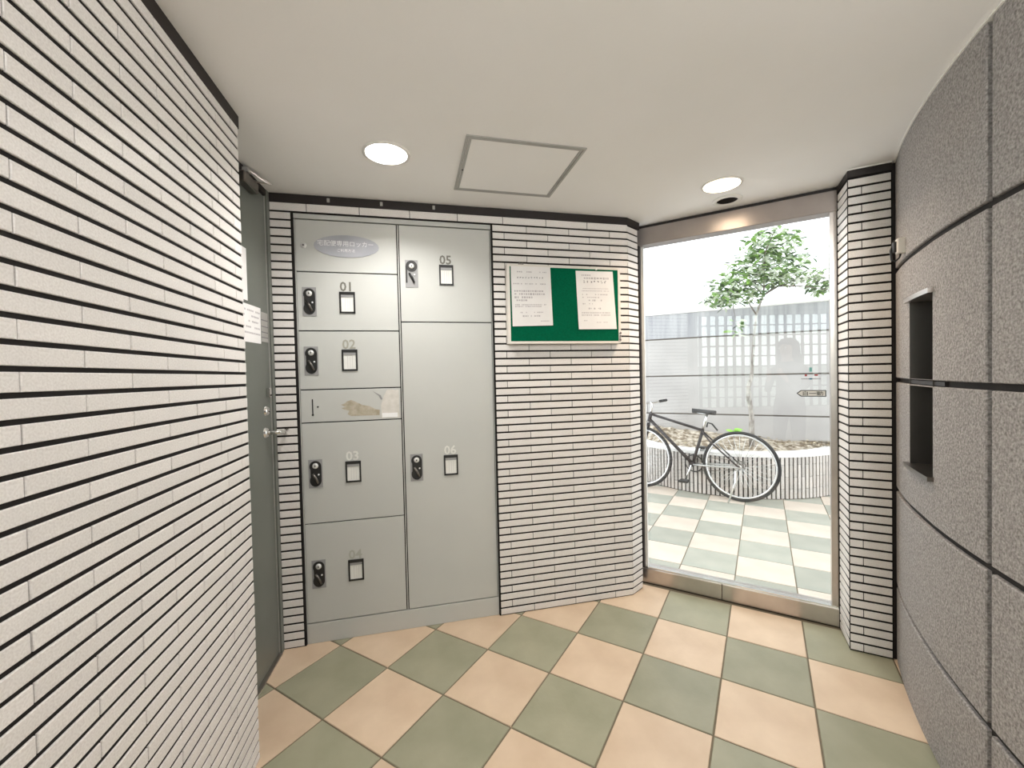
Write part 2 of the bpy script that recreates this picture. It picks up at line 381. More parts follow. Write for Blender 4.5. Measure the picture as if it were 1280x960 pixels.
# ------------------------------------------------------------------ curved granite wall
def cyl(a, z, off=0.0):      # a in degrees, off>0 towards the room
    r_ = CR + off
    return (CC.x + r_ * math.cos(R_(a)), CC.y + r_ * math.sin(R_(a)), z)
NA0, NA1, NZ0, NZ1 = 147.25, 151.42, 0.905, 1.500
def curved_block(a0, a1, z0, z1, parent, hole=None):
    bm = bmesh.new(); front = 0.0; back = -0.022; bv = 0.003; da = math.degrees(bv / CR)
    n = max(2, int(round((a1 - a0) / 1.2))); al = [a0 + da + (a1 - a0 - 2 * da) * i / n for i in range(n + 1)]
    zl = [z0 + bv, z1 - bv]
    if hole:
        al = sorted([a for a in al if not (hole[0] - 0.3 < a < hole[1] + 0.3)] + [hole[0], hole[1]])
        hz0, hz1 = max(hole[2], z0 + bv), min(hole[3], z1 - bv)
        zl = sorted({z0 + bv, hz0, hz1, z1 - bv})
    V = {}
    def v(i, j):
        if (i, j) not in V: V[(i, j)] = bm.verts.new(cyl(al[i], zl[j], front))
        return V[(i, j)]
    for i in range(len(al) - 1):
        for j in range(len(zl) - 1):
            am, zm = (al[i] + al[i + 1]) / 2, (zl[j] + zl[j + 1]) / 2
            if hole and hole[0] < am < hole[1] and hole[2] < zm < hole[3]: continue
            bm.faces.new((v(i, j), v(i + 1, j), v(i + 1, j + 1), v(i, j + 1))).smooth = True
    # bevelled border and sides
    def strip(outer, inner, last):
        for q in range(len(inner) - 1):
            bm.faces.new((inner[q], inner[q + 1], outer[q + 1], outer[q]))
            bm.faces.new((outer[q], outer[q + 1], last[q + 1], last[q]))
    def edge(pa, pb):
        inner = [bm.verts.new(cyl(a, z, front)) for (a, z) in pa]
        outer = [bm.verts.new(cyl(a, z, front - bv)) for (a, z) in pb]
        last = [bm.verts.new(cyl(a, z, back)) for (a, z) in pb]
        strip(outer, inner, last)
    alx = lambda: [a0] + al[1:-1] + [a1]
    edge([(a, zl[0]) for a in al], [(a, z0) for a in alx()])
    edge([(a, zl[-1]) for a in al], [(a, z1) for a in alx()])
    edge([(al[0], zl[0]), (al[0], zl[-1])], [(a0, z0), (a0, z1)])
    edge([(al[-1], zl[0]), (al[-1], zl[-1])], [(a1, z0), (a1, z1)])
    return finish('granite_panel', bm, M['granite'], parent)
bm = bmesh.new(); N = 64; a_s, a_e = 140.2, 205.0
rows = [[], [], [], []]
for i in range(N + 1):
    a = a_s + (a_e - a_s) * i / N
    for j, (off, z) in enumerate(((-0.012, 0), (-0.012, CZ), (-0.16, CZ), (-0.16, 0))): rows[j].append(bm.verts.new(cyl(a, z, off)))
for i in range(N):
    a = a_s + (a_e - a_s) * (i + 0.5) / N
    for j in range(4):
        if j == 0: continue
        p, q = rows[j], rows[(j + 1) % 4]
        bm.faces.new((p[i], p[i + 1], q[i + 1], q[i]))
for i in (0, N): bm.faces.new([rows[j][i] for j in range(4)])
# front skin of the backing, with the niche left open
al = sorted([a_s + (a_e - a_s) * i / N for i in range(N + 1)] + [NA0, NA1]); zl = [0, NZ0, NZ1, CZ]
gv = [[bm.verts.new(cyl(a, z, -0.012)) for z in zl] for a in al]
for i in range(len(al) - 1):
    for j in range(3):
        if NA0 - 0.01 < al[i] and al[i + 1] < NA1 + 0.01 and j == 1: continue
        bm.faces.new((gv[i][j], gv[i + 1][j], gv[i + 1][j + 1], gv[i][j + 1]))
wrt = structure(finish('wall_right', bm, M['groove']))
gz = [0.0, 0.325, 0.742, 1.207, 1.668, CZ - 0.004]; hw = 0.0095; ha = math.degrees(0.0105 / CR)
mod = 16.06
angs = [156.72 - mod + 0.0, 156.72, 156.72 + mod, 156.72 + 2 * mod, 156.72 + 3 * mod]
for ai in range(4):
    for zi in range(5):
        h = (NA0, NA1, NZ0, NZ1) if ai == 0 and zi in (2, 3) else None
        a0_, a1_ = angs[ai] + ha, min(angs[ai + 1], a_e) - ha
        curved_block(a0_, a1_, gz[zi] + (hw if zi else 0.001), gz[zi + 1] - (hw if zi < 4 else 0), wrt, h)
# niche box
bm = bmesh.new(); dpt = -0.15
q = [cyl(NA0, NZ0), cyl(NA1, NZ0), cyl(NA1, NZ1), cyl(NA0, NZ1)]
f_ = [bm.verts.new(p) for p in q]; b_ = [bm.verts.new(cyl(a, z, dpt)) for a, z in ((NA0, NZ0), (NA1, NZ0), (NA1, NZ1), (NA0, NZ1))]
for i in range(4): bm.faces.new((f_[i], f_[(i + 1) % 4], b_[(i + 1) % 4], b_[i]))
bm.faces.new(b_)
finish('niche_lining', bm, M['steel_dark'], wrt)
def arc_bar(name, a0, a1, z0, z1, o0, o1, m, parent, n=4):
    bm = bmesh.new(); rg = []
    for i in range(n + 1):
        a = a0 + (a1 - a0) * i / n
        rg.append([bm.verts.new(cyl(a, z, o)) for z, o in ((z0, o0), (z0, o1), (z1, o1), (z1, o0))])
    for p, q in zip(rg, rg[1:]):
        for j in range(4): bm.faces.new((p[j], p[(j + 1) % 4], q[(j + 1) % 4], q[j]))
    bm.faces.new(rg[0]); bm.faces.new(rg[-1][::-1])
    return finish(name, bm, m, parent)
arc_bar('niche_lintel', NA0 - 0.35, NA1 + 0.12, NZ1 - 0.004, NZ1 + 0.012, -0.10, 0.014, M['steel'], wrt)
arc_bar('niche_sill', NA0 - 0.35, NA1 + 0.12, NZ0 - 0.012, NZ0 + 0.002, -0.10, 0.016, M['steel_dark'], wrt)
arc_bar('niche_bar', NA0, NA1 + 1.3, 1.2005, 1.2135, -0.02, -0.004, M['trim'], wrt)
arc_bar('ceiling_bead', 141.8, a_e, CZ - 0.006, CZ - 0.0005, -0.02, 0.004, M['bead'], wrt, 50)
# dark gap strip between pillar and granite
structure(box('trim_7', LP - 0.003, LP + 0.026, 0, CZ - 0.006, -0.05, -0.012, M['trim'], None, frame(P1, EP)))

# ------------------------------------------------------------------ ceiling with its openings
L1 = Vector((-0.4637, 1.632)); L2 = Vector((0.997, 1.969)); SP = Vector((1.112, 2.143)); SPR = 0.070
HAT = [Vector(v) for v in ((-0.1457, 1.5161), (0.3119, 1.6248), (0.2037, 2.0585), (-0.2486, 1.948))]
outline = [(-1.9, 1.78), tuple(D + Vector((-0.02, 0.12))), (0.66, 2.50), tuple(S0 - NS * 0.085), tuple(S1 - NS * 0.085 + ES * 0.1), (1.95, 1.75), (1.75, 0.9), (1.6, 0.0),
           (1.6, -1.9), (-0.25, -3.3), (-2.45, 0.75)]
def ceiling_holes():
    hs = [ring_pts(L1.x, L1.y, 0.078, 0.078, 32), ring_pts(L2.x, L2.y, 0.078, 0.078, 32), ring_pts(SP.x, SP.y, SPR - 0.020, SPR - 0.020, 28)]
    return hs
bm = bmesh.new(); es = []
for loop in [outline] + ceiling_holes():
    vs = [bm.verts.new((x, y, CZ)) for x, y in loop]
    es += [bm.edges.new((vs[i], vs[(i + 1) % len(vs)])) for i in range(len(vs))]
bmesh.ops.triangle_fill(bm, use_beauty=True, use_dissolve=False, edges=es)
ret = bmesh.ops.extrude_face_region(bm, geom=bm.faces[:])
for v in ret['geom']:
    if isinstance(v, bmesh.types.BMVert): v.co.z += 0.10
ceil = structure(finish('ceiling', bm, M['ceil']))

# ------------------------------------------------------------------ floor tiles
JW = 0.006
def tile_mesh(Lx, Ly, m):
    bm = bmesh.new(); c = 0.0015; x, y = Lx / 2, Ly / 2
    A_ = [bm.verts.new(v) for v in ((-x, -y, -0.010), (x, -y, -0.010), (x, y, -0.010), (-x, y, -0.010))]
    B_ = [bm.verts.new(v) for v in ((-x, -y, -c), (x, -y, -c), (x, y, -c), (-x, y, -c))]
    F_ = [bm.verts.new(v) for v in ((-x + c, -y + c, 0), (x - c, -y + c, 0), (x - c, y - c, 0), (-x + c, y - c, 0))]
    for P_, Q_ in ((A_, B_), (B_, F_)):
        for i in range(4): bm.faces.new((P_[i], P_[(i + 1) % 4], Q_[(i + 1) % 4], Q_[i]))
    bm.faces.new(F_)
    me = bpy.data.meshes.new('floor_tile'); bmesh.ops.recalc_face_normals(bm, faces=bm.faces); bm.to_mesh(me); bm.free()
    me.materials.append(m); return me
tm = {}
def put_tile(i0, i1, j0, j1, green, parent):
    out = parent.name == 'pavement'
    k = (round(i1 - i0, 3), round(j1 - j0, 3), green, out)
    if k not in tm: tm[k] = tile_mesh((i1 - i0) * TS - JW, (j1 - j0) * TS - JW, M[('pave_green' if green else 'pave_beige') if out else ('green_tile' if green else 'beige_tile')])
    p = g2w((i0 + i1) / 2, (j0 + j1) / 2)
    return link('floor_tile', tm[k], parent, T(p.x, p.y, random.uniform(-0.0006, 0)) @ Matrix.Rotation(YAW, 4, 'Z'))
JS = 5.055
bm = bmesh.new(); prism(bm, [tuple(g2w(-6, -14)), tuple(g2w(10, -14)), tuple(g2w(10, JS + 0.2)), tuple(g2w(-6, JS + 0.2))], -0.05, -0.0035)
floor = structure(finish('floor', bm, M['floor_joint']))
def inside_room(p):
    if (p - Vector((0, 0))).length < 0: return False
    return True
for i in range(-3, 9):
    for j in range(-8, 6):
        c = g2w(i + 0.5, min(j + 0.5, JS - 0.1))
        # leave out tiles wholly behind the walls
        if (c - C).dot(Vector((-EB.y, EB.x))) > 0.25: continue
        if (c - CC).length < CR - 0.28: continue
        if c.x < -1.4 and c.y > 0.4: continue
        if c.x < -2.2 or c.y < -2.4: continue
        j1 = min(j + 1, JS)
        if j1 - j < 0.1: continue
        put_tile(i, i + 1, j, j1, (i + j) % 2 == 0, floor)
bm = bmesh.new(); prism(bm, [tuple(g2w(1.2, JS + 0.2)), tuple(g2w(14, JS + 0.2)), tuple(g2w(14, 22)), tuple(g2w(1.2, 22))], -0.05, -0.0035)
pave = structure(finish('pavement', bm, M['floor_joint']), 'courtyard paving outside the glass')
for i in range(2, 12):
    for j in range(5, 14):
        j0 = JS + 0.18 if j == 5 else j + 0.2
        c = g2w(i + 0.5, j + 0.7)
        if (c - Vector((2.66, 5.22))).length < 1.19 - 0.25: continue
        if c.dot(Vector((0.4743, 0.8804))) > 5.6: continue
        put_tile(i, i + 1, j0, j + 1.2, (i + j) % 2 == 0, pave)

# ------------------------------------------------------------------ glazing
SL = (S1 - S0).length
FS = frame(S0, ES)
win = structure(box('window_1', -0.006, SL + 0.004, 0.094, 2.016, -0.049, -0.041, M['glass'], None, FS))
SILL_T = 0.090
sx = 0.415
box('window_sill', -0.03, sx - 0.0008, 0.004, SILL_T, -0.085, 0.0, M['steel'], win, None, 0.002)
box('window_sill', sx + 0.0008, SL, 0.004, SILL_T, -0.085, 0.0, M['steel'], win, None, 0.002)
box('sill_base', -0.03, SL, 0.0, 0.004, -0.08, -0.006, M['trim'], win)
box('window_head', -0.03, SL + 0.003, 2.012, 2.110, -0.085, 0.0, M['head_steel'], win, None, 0.002)
box('head_gap', -0.03, SL + 0.003, 2.110, CZ - 0.0005, -0.08, -0.012, M['trim'], win)
box('glazing_bead', -0.004, SL, SILL_T, SILL_T + 0.007, -0.04, -0.008, M['chrome'], win)
box('window_jamb', -0.032, -0.004, 0.0, CZ - 0.001, -0.085, -0.004, M['trim'], win)
box('glazing_bead', -0.004, 0.010, SILL_T, 2.012, -0.056, -0.034, M['bead'], win)
box('window_jamb', SL - 0.002, SL + 0.014, 0.0, CZ - 0.001, -0.06, 0.0, M['trim'], win)
box('glazing_bead', SL - 0.028, SL - 0.002, SILL_T, 2.012, -0.056, -0.012, M['steel'], win)

# stickers on the glass
M['sticker_face'] = mat('pale_grey_sticker', (0.62, 0.62, 0.60), rough=0.6)
st = empty('arrow_sticker', 'small grey arrow sticker pointing left on the glass pane', 'sticker', FS @ T(0.824, 1.139, -0.0405))
pts = [(-0.061, 0), (-0.042, 0.0165), (0.061, 0.0165), (0.061, -0.0165), (-0.042, -0.0165)]
bm = bmesh.new(); prism(bm, pts, 0, 0.0006); finish('arrow_border', bm, M['black'], st)
pts = [(-0.055, 0), (-0.040, 0.0125), (0.057, 0.0125), (0.057, -0.0125), (-0.040, -0.0125)]
bm = bmesh.new(); prism(bm, pts, 0.0006, 0.0010); finish('arrow_face', bm, M['sticker_face'], st)
text('arrow_lettering', '自━動', 0.023, M['black'], st, 0.006, -0.0085, 0.0012, sx=1.3, thick=0.0004)
st = empty('warning_sticker', 'small faded sticker with red and teal marks above the arrow', 'sticker', FS @ T(0.823, 1.236, -0.0405))
M['teal'] = mat('faded_teal_ink', (0.16, 0.38, 0.38)); M['redink'] = mat('faded_red_ink', (0.35, 0.06, 0.06)); M['navy'] = mat('dark_teal_ink', (0.03, 0.14, 0.20))
for nm, x, y, w_, h_, m_ in (('teal_mark', 0.0, 0.022, 0.012, 0.022, 'teal'), ('red_mark', -0.020, -0.006, 0.010, 0.010, 'redink'), ('red_mark', 0.022, -0.006, 0.014, 0.008, 'redink'), ('dark_mark', 0.0, -0.024, 0.012, 0.007, 'navy')):
    box(nm, x - w_ / 2, x + w_ / 2, y - h_ / 2, y + h_ / 2, 0, 0.0008, M[m_], st)
bm = bmesh.new()
for x in range(-4, 5):
    if x: add_box(bm, x * 0.009 - 0.0035, x * 0.009 + 0.0035, -0.026, -0.022, 0, 0.0008)
finish('small_lettering', bm, M['print'], st)

# ------------------------------------------------------------------ parcel locker bank
OFF = -0.015
lk = empty('parcel_locker', 'grey green steel parcel locker bank with seven doors set in the tiled wall', 'locker', frame(C, EB) @ T(0, 0, OFF))
bm = bmesh.new()
add_box(bm, LK0 + 0.001, LK1 - 0.001, 0.0, LKT - 0.001, -0.10, -0.012, 1)
add_box(bm, LK0 + 0.001, LK0 + 0.0045, 0.096, 2.019, -0.012, 0.0)
add_box(bm, 1.0345, LK1 - 0.001, 0.096, 2.019, -0.012, 0.0)
add_box(bm, 0.5690, 0.5735, 0.096, 2.019, -0.012, -0.002)
add_box(bm, LK0 + 0.001, LK1 - 0.001, 2.022, LKT - 0.001, -0.012, 0.002)
finish('carcass', bm, [M['locker'], M['locker_gap']], lk)
box('plinth', LK0 + 0.001, LK1 - 0.001, 0.0, 0.0945, -0.012, 0.001, M['locker'], lk, None, 0.001)
g = 0.0027
def ldoor(x0, x1, z0, z1, label=None):
    d = box('door', x0 + g, x1 - g, z0 + g, z1 - g, -0.012, 0.0, M['locker'], lk, None, 0.0012)
    if label: d['label'] = label
    return d
X0, X1, X2, X3 = 0.1045, 0.5665, 0.5755, 1.0345
def lock(d, cx, cz, vert=False):
    m_ = T(cx, cz, 0)
    dark = not vert
    o = box('lock_plate', -0.031, 0.031, -0.068, 0.068, 0, 0.0025, M['plate_grey'], d, m_)
    bm = bmesh.new()
    if dark:
        prism(bm, ring_pts(0, 0.036, 0.026, 0.026, 20), 0.0025, 0.0045); prism(bm, ring_pts(0, -0.032, 0.026, 0.029, 20), 0.0025, 0.0045)
        add_box(bm, -0.022, 0.026, -0.032, 0.036, 0.0025, 0.0042)
    else:
        prism(bm, ring_pts(0, 0.038, 0.028, 0.028, 20), 0.0025, 0.0045); add_box(bm, -0.0285, -0.021, -0.045, 0.038, 0.0025, 0.0045)
    finish('lock_recess', bm, M['black'], d, m_)
    lathe('key_cylinder', [(0.0, 0.010), (0.006, 0.010), (0.0125, 0.009), (0.0135, 0.0045)], M['bright_metal'], d, m_ @ T(0, 0.038, 0), 16)
    disc('keyhole', 0, 0.038, 0.003, 0.0045, 0.0102, 0.0106, M['black'], d, m_, 8)
    bm = bmesh.new()
    tube(bm, [(-0.012, 0.002, 0.008), (0.002, -0.020, 0.011), (0.012, -0.045, 0.008)], [0.005, 0.006, 0.005], 6)
    finish('turn_handle', bm, M['black' if vert else 'steel_dark'], d, m_)
    disc('indicator', 0.014, -0.004, 0.004, 0.004, 0.004, 0.007, M['white_ink'], d, m_, 8)
def cardholder(d, cx, cz):
    m_ = T(cx, cz, 0); bm = bmesh.new(); a, b = 0.0355, 0.0515
    add_box(bm, -a, -a + 0.0075, -b, b, 0, 0.005); add_box(bm, a - 0.0075, a, -b, b, 0, 0.005)
    add_box(bm, -a, a, -b, -b + 0.008, 0, 0.005); add_box(bm, -a, a, b - 0.014, b, 0, 0.005)
    finish('card_holder', bm, M['black'], d, m_)
    box('holder_clip', -a + 0.0075, a - 0.0075, b - 0.026, b - 0.014, 0, 0.004, M['plate_grey'], d, m_)
    box('card', -a + 0.0075, a - 0.0075, -b + 0.008, b - 0.026, 0, 0.0015, M['card'], d, m_)
    bm = bmesh.new()
    for x in (-0.010, 0.002, 0.012): add_box(bm, x - 0.0005, x + 0.0005, -b + 0.014, b - 0.032, 0.0015, 0.0018)
    finish('card_ruling', bm, M['print_light'], d, m_)
# left column
d = ldoor(X0, X1, 1.774, 2.020, 'top door panel with oval badge and key lock')
disc('badge', 0.334, 1.900, 0.148, 0.053, 0, 0.003, M['ellipse'], d)
text('badge_lettering', '宅配便専用ロッカー', 0.0285, M['white_ink'], d, 0.330, 1.902, 0.0032)
text('badge_small_lettering', 'ご利用方法', 0.0165, M['white_ink'], d, 0.330, 1.874, 0.0032)
lathe('key_cylinder', [(0.0, 0.006), (0.008, 0.006), (0.0125, 0.004), (0.0135, 0.0)], M['bright_metal'], d, T(0.142, 1.897, 0), 16)
disc('keyhole', 0.142, 1.897, 0.004, 0.004, 0.0062, 0.0066, M['black'], d, None, 8)
specs = [(X0, X1, 1.495, 1.774, 0.160, 1.633, 0.329, 1.631, '01', 'num_dark', 'door numbered 01 in grey digits'),
         (X0, X1, 1.216, 1.495, 0.160, 1.353, 0.332, 1.354, '02', 'num_worn', 'door numbered 02 in worn digits')]
for x0, x1, z0, z1, lx, lz, cx, cz, s, nm, lab in specs:
    d = ldoor(x0, x1, z0, z1, lab); lock(d, lx, lz); cardholder(d, cx, cz)
    text('number', s, 0.062, M[nm], d, cx - 0.002, cz + 0.056, 0.0008)
d = ldoor(X0, X1, 1.0585, 1.216, 'narrow slot panel with torn sticker residue')
bm = bmesh.new(); add_box(bm, 0.1565, 0.1615, 1.098, 1.171, 0, 0.0012); finish('coin_slot', bm, M['black'], d)
disc('screw', 0.182, 1.1335, 0.0045, 0.0045, 0, 0.002, M['black'], d, None, 8)
disc('slot_end', 0.159, 1.096, 0.005, 0.005, 0, 0.0025, M['black'], d, None, 8)
bm = bmesh.new()
hand = [(0.462, 1.082), (0.330, 1.084), (0.314, 1.093), (0.322, 1.110), (0.300, 1.116), (0.286, 1.124), (0.306, 1.128), (0.285, 1.140), (0.303, 1.146), (0.312, 1.155),
        (0.332, 1.162), (0.352, 1.152), (0.385, 1.135), (0.415, 1.129), (0.445, 1.112), (0.464, 1.108)]
vs = [bm.verts.new((x, y, 0.0007)) for x, y in hand]; f = bm.faces.new(vs)
ext = bmesh.ops.extrude_face_region(bm, geom=[f])
for v in ext['geom']:
    if isinstance(v, bmesh.types.BMVert): v.co.z = 0.0
bmesh.ops.triangulate(bm, faces=bm.faces[:])
finish('sticker_residue', bm, M['stain'], d)
bm = bmesh.new(); prism(bm, [(0.472, 1.068), (0.556, 1.068), (0.556, 1.205), (0.500, 1.207), (0.482, 1.170), (0.470, 1.13)], 0, 0.0006)
finish('torn_label', bm, M['stain_light'], d)
box('label_tail', 0.474, 0.548, 1.070, 1.092, 0.0006, 0.0011, M['white_ink'], d)
bm = bmesh.new(); prism(bm, [(0.430, 1.203), (0.470, 1.180), (0.478, 1.160), (0.470, 1.158), (0.460, 1.178)], 0.0006, 0.0011)
finish('scuff', bm, M['plate_grey'], d)
for x0, x1, z0, z1, lx, lz, cx, cz, s, nm, lab in [
    (X0, X1, 0.575, 1.0585, 0.163, 0.815, 0.333, 0.813, '03', 'num_pale', 'door numbered 03 in rubbed pale digits'),
    (X0, X1, 0.097, 0.575, 0.163, 0.332, 0.332, 0.331, '04', 'num_faint', 'door numbered 04 in faint digits'),
    (X2, X3, 1.540, 2.020, 0.634, 1.779, 0.805, 1.778, '05', 'num_dark', 'door numbered 05 with an open turn handle'),
    (X2, X3, 0.097, 1.540, 0.633, 0.811, 0.804, 0.812, '06', 'num_pale', 'tall door numbered 06 in rubbed white digits')]:
    d = ldoor(x0, x1, z0, z1, lab); lock(d, lx, lz, s == '05'); cardholder(d, cx, cz)
    text('number', s, 0.062, M[nm], d, cx - 0.002, cz + 0.056, 0.0008)
    if s == '03': pass

# ------------------------------------------------------------------ notice board and notices
FBd = frame(C, EB)
nb = empty('notice_board', 'green felt notice board in a pale frame hung on the tiled wall', 'notice board', FBd @ T(0, 0, 0.0))
bx0, bx1, bz0, bz1, bd = 1.108, 1.740, 1.4255, 1.832, 0.042
box('felt_panel', bx0 + 0.012, bx1 - 0.012, bz0 + 0.010, bz1 - 0.008, 0.002, bd - 0.002, M['felt'], nb)
for a, b, c_, e in ((bx0, bx1, bz1 - 0.010, bz1), (bx0, bx1, bz0, bz0 + 0.012), (bx0, bx0 + 0.014, bz0 + 0.012, bz1 - 0.010), (bx1 - 0.014, bx1, bz0 + 0.012, bz1 - 0.010)):
    box('frame_rail', a, b, c_, e, 0.001, bd, M['white_metal'], nb)
bm = bmesh.new(); prism(bm, ring_pts(bx0 + 0.075, bz1 + 0.010, 0.007, 0.007, 10), 0.004, 0.012); prism(bm, ring_pts(bx0 + 0.090, bz1 + 0.010, 0.007, 0.007, 10), 0.004, 0.012)
finish('hanging_clip', bm, M['steel_dark'], nb)
bm = bmesh.new()
for zz in (1.480, 1.462, 1.444): prism(bm, ring_pts(bx1 - 0.006, zz, 0.006, 0.007, 10), bd, bd + 0.006)
finish('latch', bm, M['chrome'], nb)
disc('pin', 1.600, 1.822, 0.005, 0.005, bd - 0.006, bd + 0.004, M['white_ink'], nb, None, 8)
def notice(corners, z, label, lines, title, m_title):
    cx = sum(p[0] for p in corners) / 4; cy = sum(p[1] for p in corners) / 4
    e = empty('notice', label, 'notice', FBd @ T(cx, cy, z))
    q = [(p[0] - cx, p[1] - cy) for p in corners]
    tl, tr, br, bl = q
    bm = bmesh.new(); n = 8; gr = []
    for i in range(n + 1):
        row = []
        for j in range(7):
            u, v = j / 6, i / n
            x = (tl[0] * (1 - u) + tr[0] * u) * (1 - v) + (bl[0] * (1 - u) + br[0] * u) * v
            y = (tl[1] * (1 - u) + tr[1] * u) * (1 - v) + (bl[1] * (1 - u) + br[1] * u) * v
            row.append(bm.verts.new((x, y, 0.0015 + 0.0035 * v * v)))
        gr.append(row)
    for i in range(n):
        for j in range(6): bm.faces.new((gr[i][j], gr[i + 1][j], gr[i + 1][j + 1], gr[i][j + 1]))
    ret = bmesh.ops.extrude_face_region(bm, geom=bm.faces[:])
    for v in ret['geom']:
        if isinstance(v, bmesh.types.BMVert): v.co.z -= 0.0006
    finish('sheet', bm, M['paper'], e)
    def P(u, v):
        return ((tl[0] * (1 - u) + tr[0] * u) * (1 - v) + (bl[0] * (1 - u) + br[0] * u) * v, (tl[1] * (1 - u) + tr[1] * u) * (1 - v) + (bl[1] * (1 - u) + br[1] * u) * v, 0.0018 + 0.0035 * v * v)
    bm = bmesh.new(); rnd = random.Random(len(label))
    for (v, u0, u1, h_, dens) in lines:
        u = u0
        while u < u1:
            wd = rnd.uniform(0.4, 1.0) * h_ * 1.3
            if rnd.random() < dens:
                x, y, zz = P(u, v); hh = h_ * 0.14 * rnd.uniform(0.6, 1)
                add_box(bm, x, x + wd * 0.19, y - hh, y + hh * 0.6, zz, zz + 0.0004)
            u += wd + h_ * 0.35
    o = finish('print_lines', bm, M['print_light'], e); o['kind'] = 'stuff'
    bm = bmesh.new()
    v, u0, u1, h_ = title; u = u0
    while u < u1:
        x, y, zz = P(u, v); wd = h_ * 0.19
        for _ in range(3):
            a, b = rnd.uniform(0, 0.5), rnd.uniform(-0.5, 0.3)
            add_box(bm, x + a * wd, x + (a + 0.45) * wd, y + b * wd, y + (b + 0.22) * wd, zz, zz + 0.0004)
        u += h_ * 1.25
    o = finish('title_print', bm, M[m_title], e); o['kind'] = 'stuff'
    return e
notice([(1.128, 1.8235), (1.3405, 1.8235), (1.349, 1.520), (1.131, 1.514)], bd - 0.0014, 'white printed notice pinned at the left of the green board',
       [(0.09, 0.15, 0.5, 0.035, 0.7), (0.09, 0.72, 0.9, 0.03, 0.8), (0.29, 0.05, 0.9, 0.03, 0.6), (0.41, 0.07, 0.80, 0.045, 0.85), (0.46, 0.07, 0.80, 0.045, 0.85), (0.515, 0.07, 0.5, 0.045, 0.9),
        (0.565, 0.07, 0.45, 0.045, 0.9), (0.64, 0.08, 0.85, 0.03, 0.9), (0.67, 0.08, 0.7, 0.03, 0.9), (0.77, 0.2, 0.75, 0.03, 0.7), (0.83, 0.2, 0.65, 0.04, 0.6), (0.92, 0.7, 0.9, 0.025, 0.9)],
       (0.19, 0.14, 0.80, 0.055), 'print')
notice([(1.482, 1.811), (1.696, 1.813), (1.7135, 1.502), (1.493, 1.500)], bd - 0.0014, 'white printed notice hung slightly askew at the right of the green board',
       [(0.07, 0.15, 0.4, 0.04, 0.8), (0.12, 0.15, 0.85, 0.055, 0.8), (0.30, 0.13, 0.85, 0.02, 0.9), (0.34, 0.13, 0.85, 0.02, 0.9), (0.40, 0.14, 0.85, 0.03, 0.7), (0.45, 0.14, 0.6, 0.03, 0.7), (0.50, 0.3, 0.7, 0.04, 0.8),
        (0.56, 0.14, 0.4, 0.03, 0.8), (0.64, 0.25, 0.65, 0.04, 0.8), (0.715, 0.1, 0.85, 0.03, 0.97), (0.755, 0.1, 0.85, 0.03, 0.97), (0.85, 0.1, 0.25, 0.03, 0.7), (0.88, 0.4, 0.8, 0.02, 0.6)],
       (0.185, 0.18, 0.75, 0.075), 'print')

# ------------------------------------------------------------------ steel door at the far left
DE = (C - Vector((-1.056, 1.672))).normalized()          # towards the corner
DL = 0.88
FD = frame(C - DE * DL, DE)
door = structure(box('door_1', 0.03, DL - 0.030, 0.008, 2.095, -0.045, -0.004, M['door'], None, FD, 0.002))
box('door_frame', DL - 0.030, DL - 0.002, 0, CZ - 0.002, -0.06, 0.006, M['door'], door)
box('door_frame', 0.0, 0.028, 0, CZ - 0.002, -0.06, 0.006, M['door'], door)
box('door_frame', 0.028, DL - 0.030, 2.099, CZ - 0.002, -0.06, 0.004, M['trim'], door)
box('edge_strip', DL - 0.036, DL - 0.032, 0.008, 2.095, -0.004, 0.000, M['alu'], door)
box('door_threshold', 0.028, DL - 0.030, 0.0, 0.007, -0.05, 0.01, M['steel'], door)
hx = DL - 0.100
lathe('lock_rose', [(0.0, 0.010), (0.016, 0.010), (0.022, 0.0)], M['chrome'], door, T(hx + 0.01, 1.130, -0.004), 16)
lathe('handle_rose', [(0.0, 0.010), (0.018, 0.010), (0.024, 0.0)], M['chrome'], door, T(hx, 1.035, -0.004), 16)
h = tube_obj('door_handle', [(hx, 1.035, 0.0), (hx, 1.035, 0.045), (hx + 0.012, 1.035, 0.052), (hx + 0.05, 1.030, 0.055), (hx + 0.095, 1.036, 0.052)], [0.009, 0.009, 0.010, 0.009, 0.007], M['chrome'], door)
box('upper_latch', DL - 0.082, DL - 0.060, 1.190, 1.232, -0.004, 0.012, M['chrome'], door, None, 0.003)
box('name_plate', DL - 0.115, DL - 0.045, 1.435, 1.565, -0.0035, -0.001, M['alu'], door)
bm = bmesh.new()
for z in (1.452, 1.475, 1.50, 1.528): add_box(bm, DL - 0.113, DL - 0.047, z, z + 0.004, -0.001, 0.0)
finish('name_plate_lines', bm, M['print'], door)
box('closer_body', DL - 0.30, DL - 0.17, 2.045, 2.088, -0.004, 0.030, M['steel_dark'], door, None, 0.004)
tube_obj('closer_arm', [(DL - 0.20, 2.088, 0.015), (DL - 0.145, 2.100, 0.07), (DL - 0.24, 2.112, 0.02)], 0.006, M['steel'], door, None, 6)
bm = bmesh.new(); add_box(bm, DL - 0.26, DL - 0.23, 2.100, 2.118, 0.002, 0.025)
finish('closer_bracket', bm, M['alu'], door)
e = empty('door_notice', 'white notice sheet taped on the dark door at the far left', 'notice', FD @ T(DL - 0.205, 1.500, -0.0028))
bm = bmesh.new(); prism(bm, [(-0.105, 0.076), (0.089, 0.078), (0.085, -0.076), (-0.105, -0.078)], 0, 0.0012); finish('sheet', bm, M['paper'], e)
bm = bmesh.new(); rnd = random.Random(3)
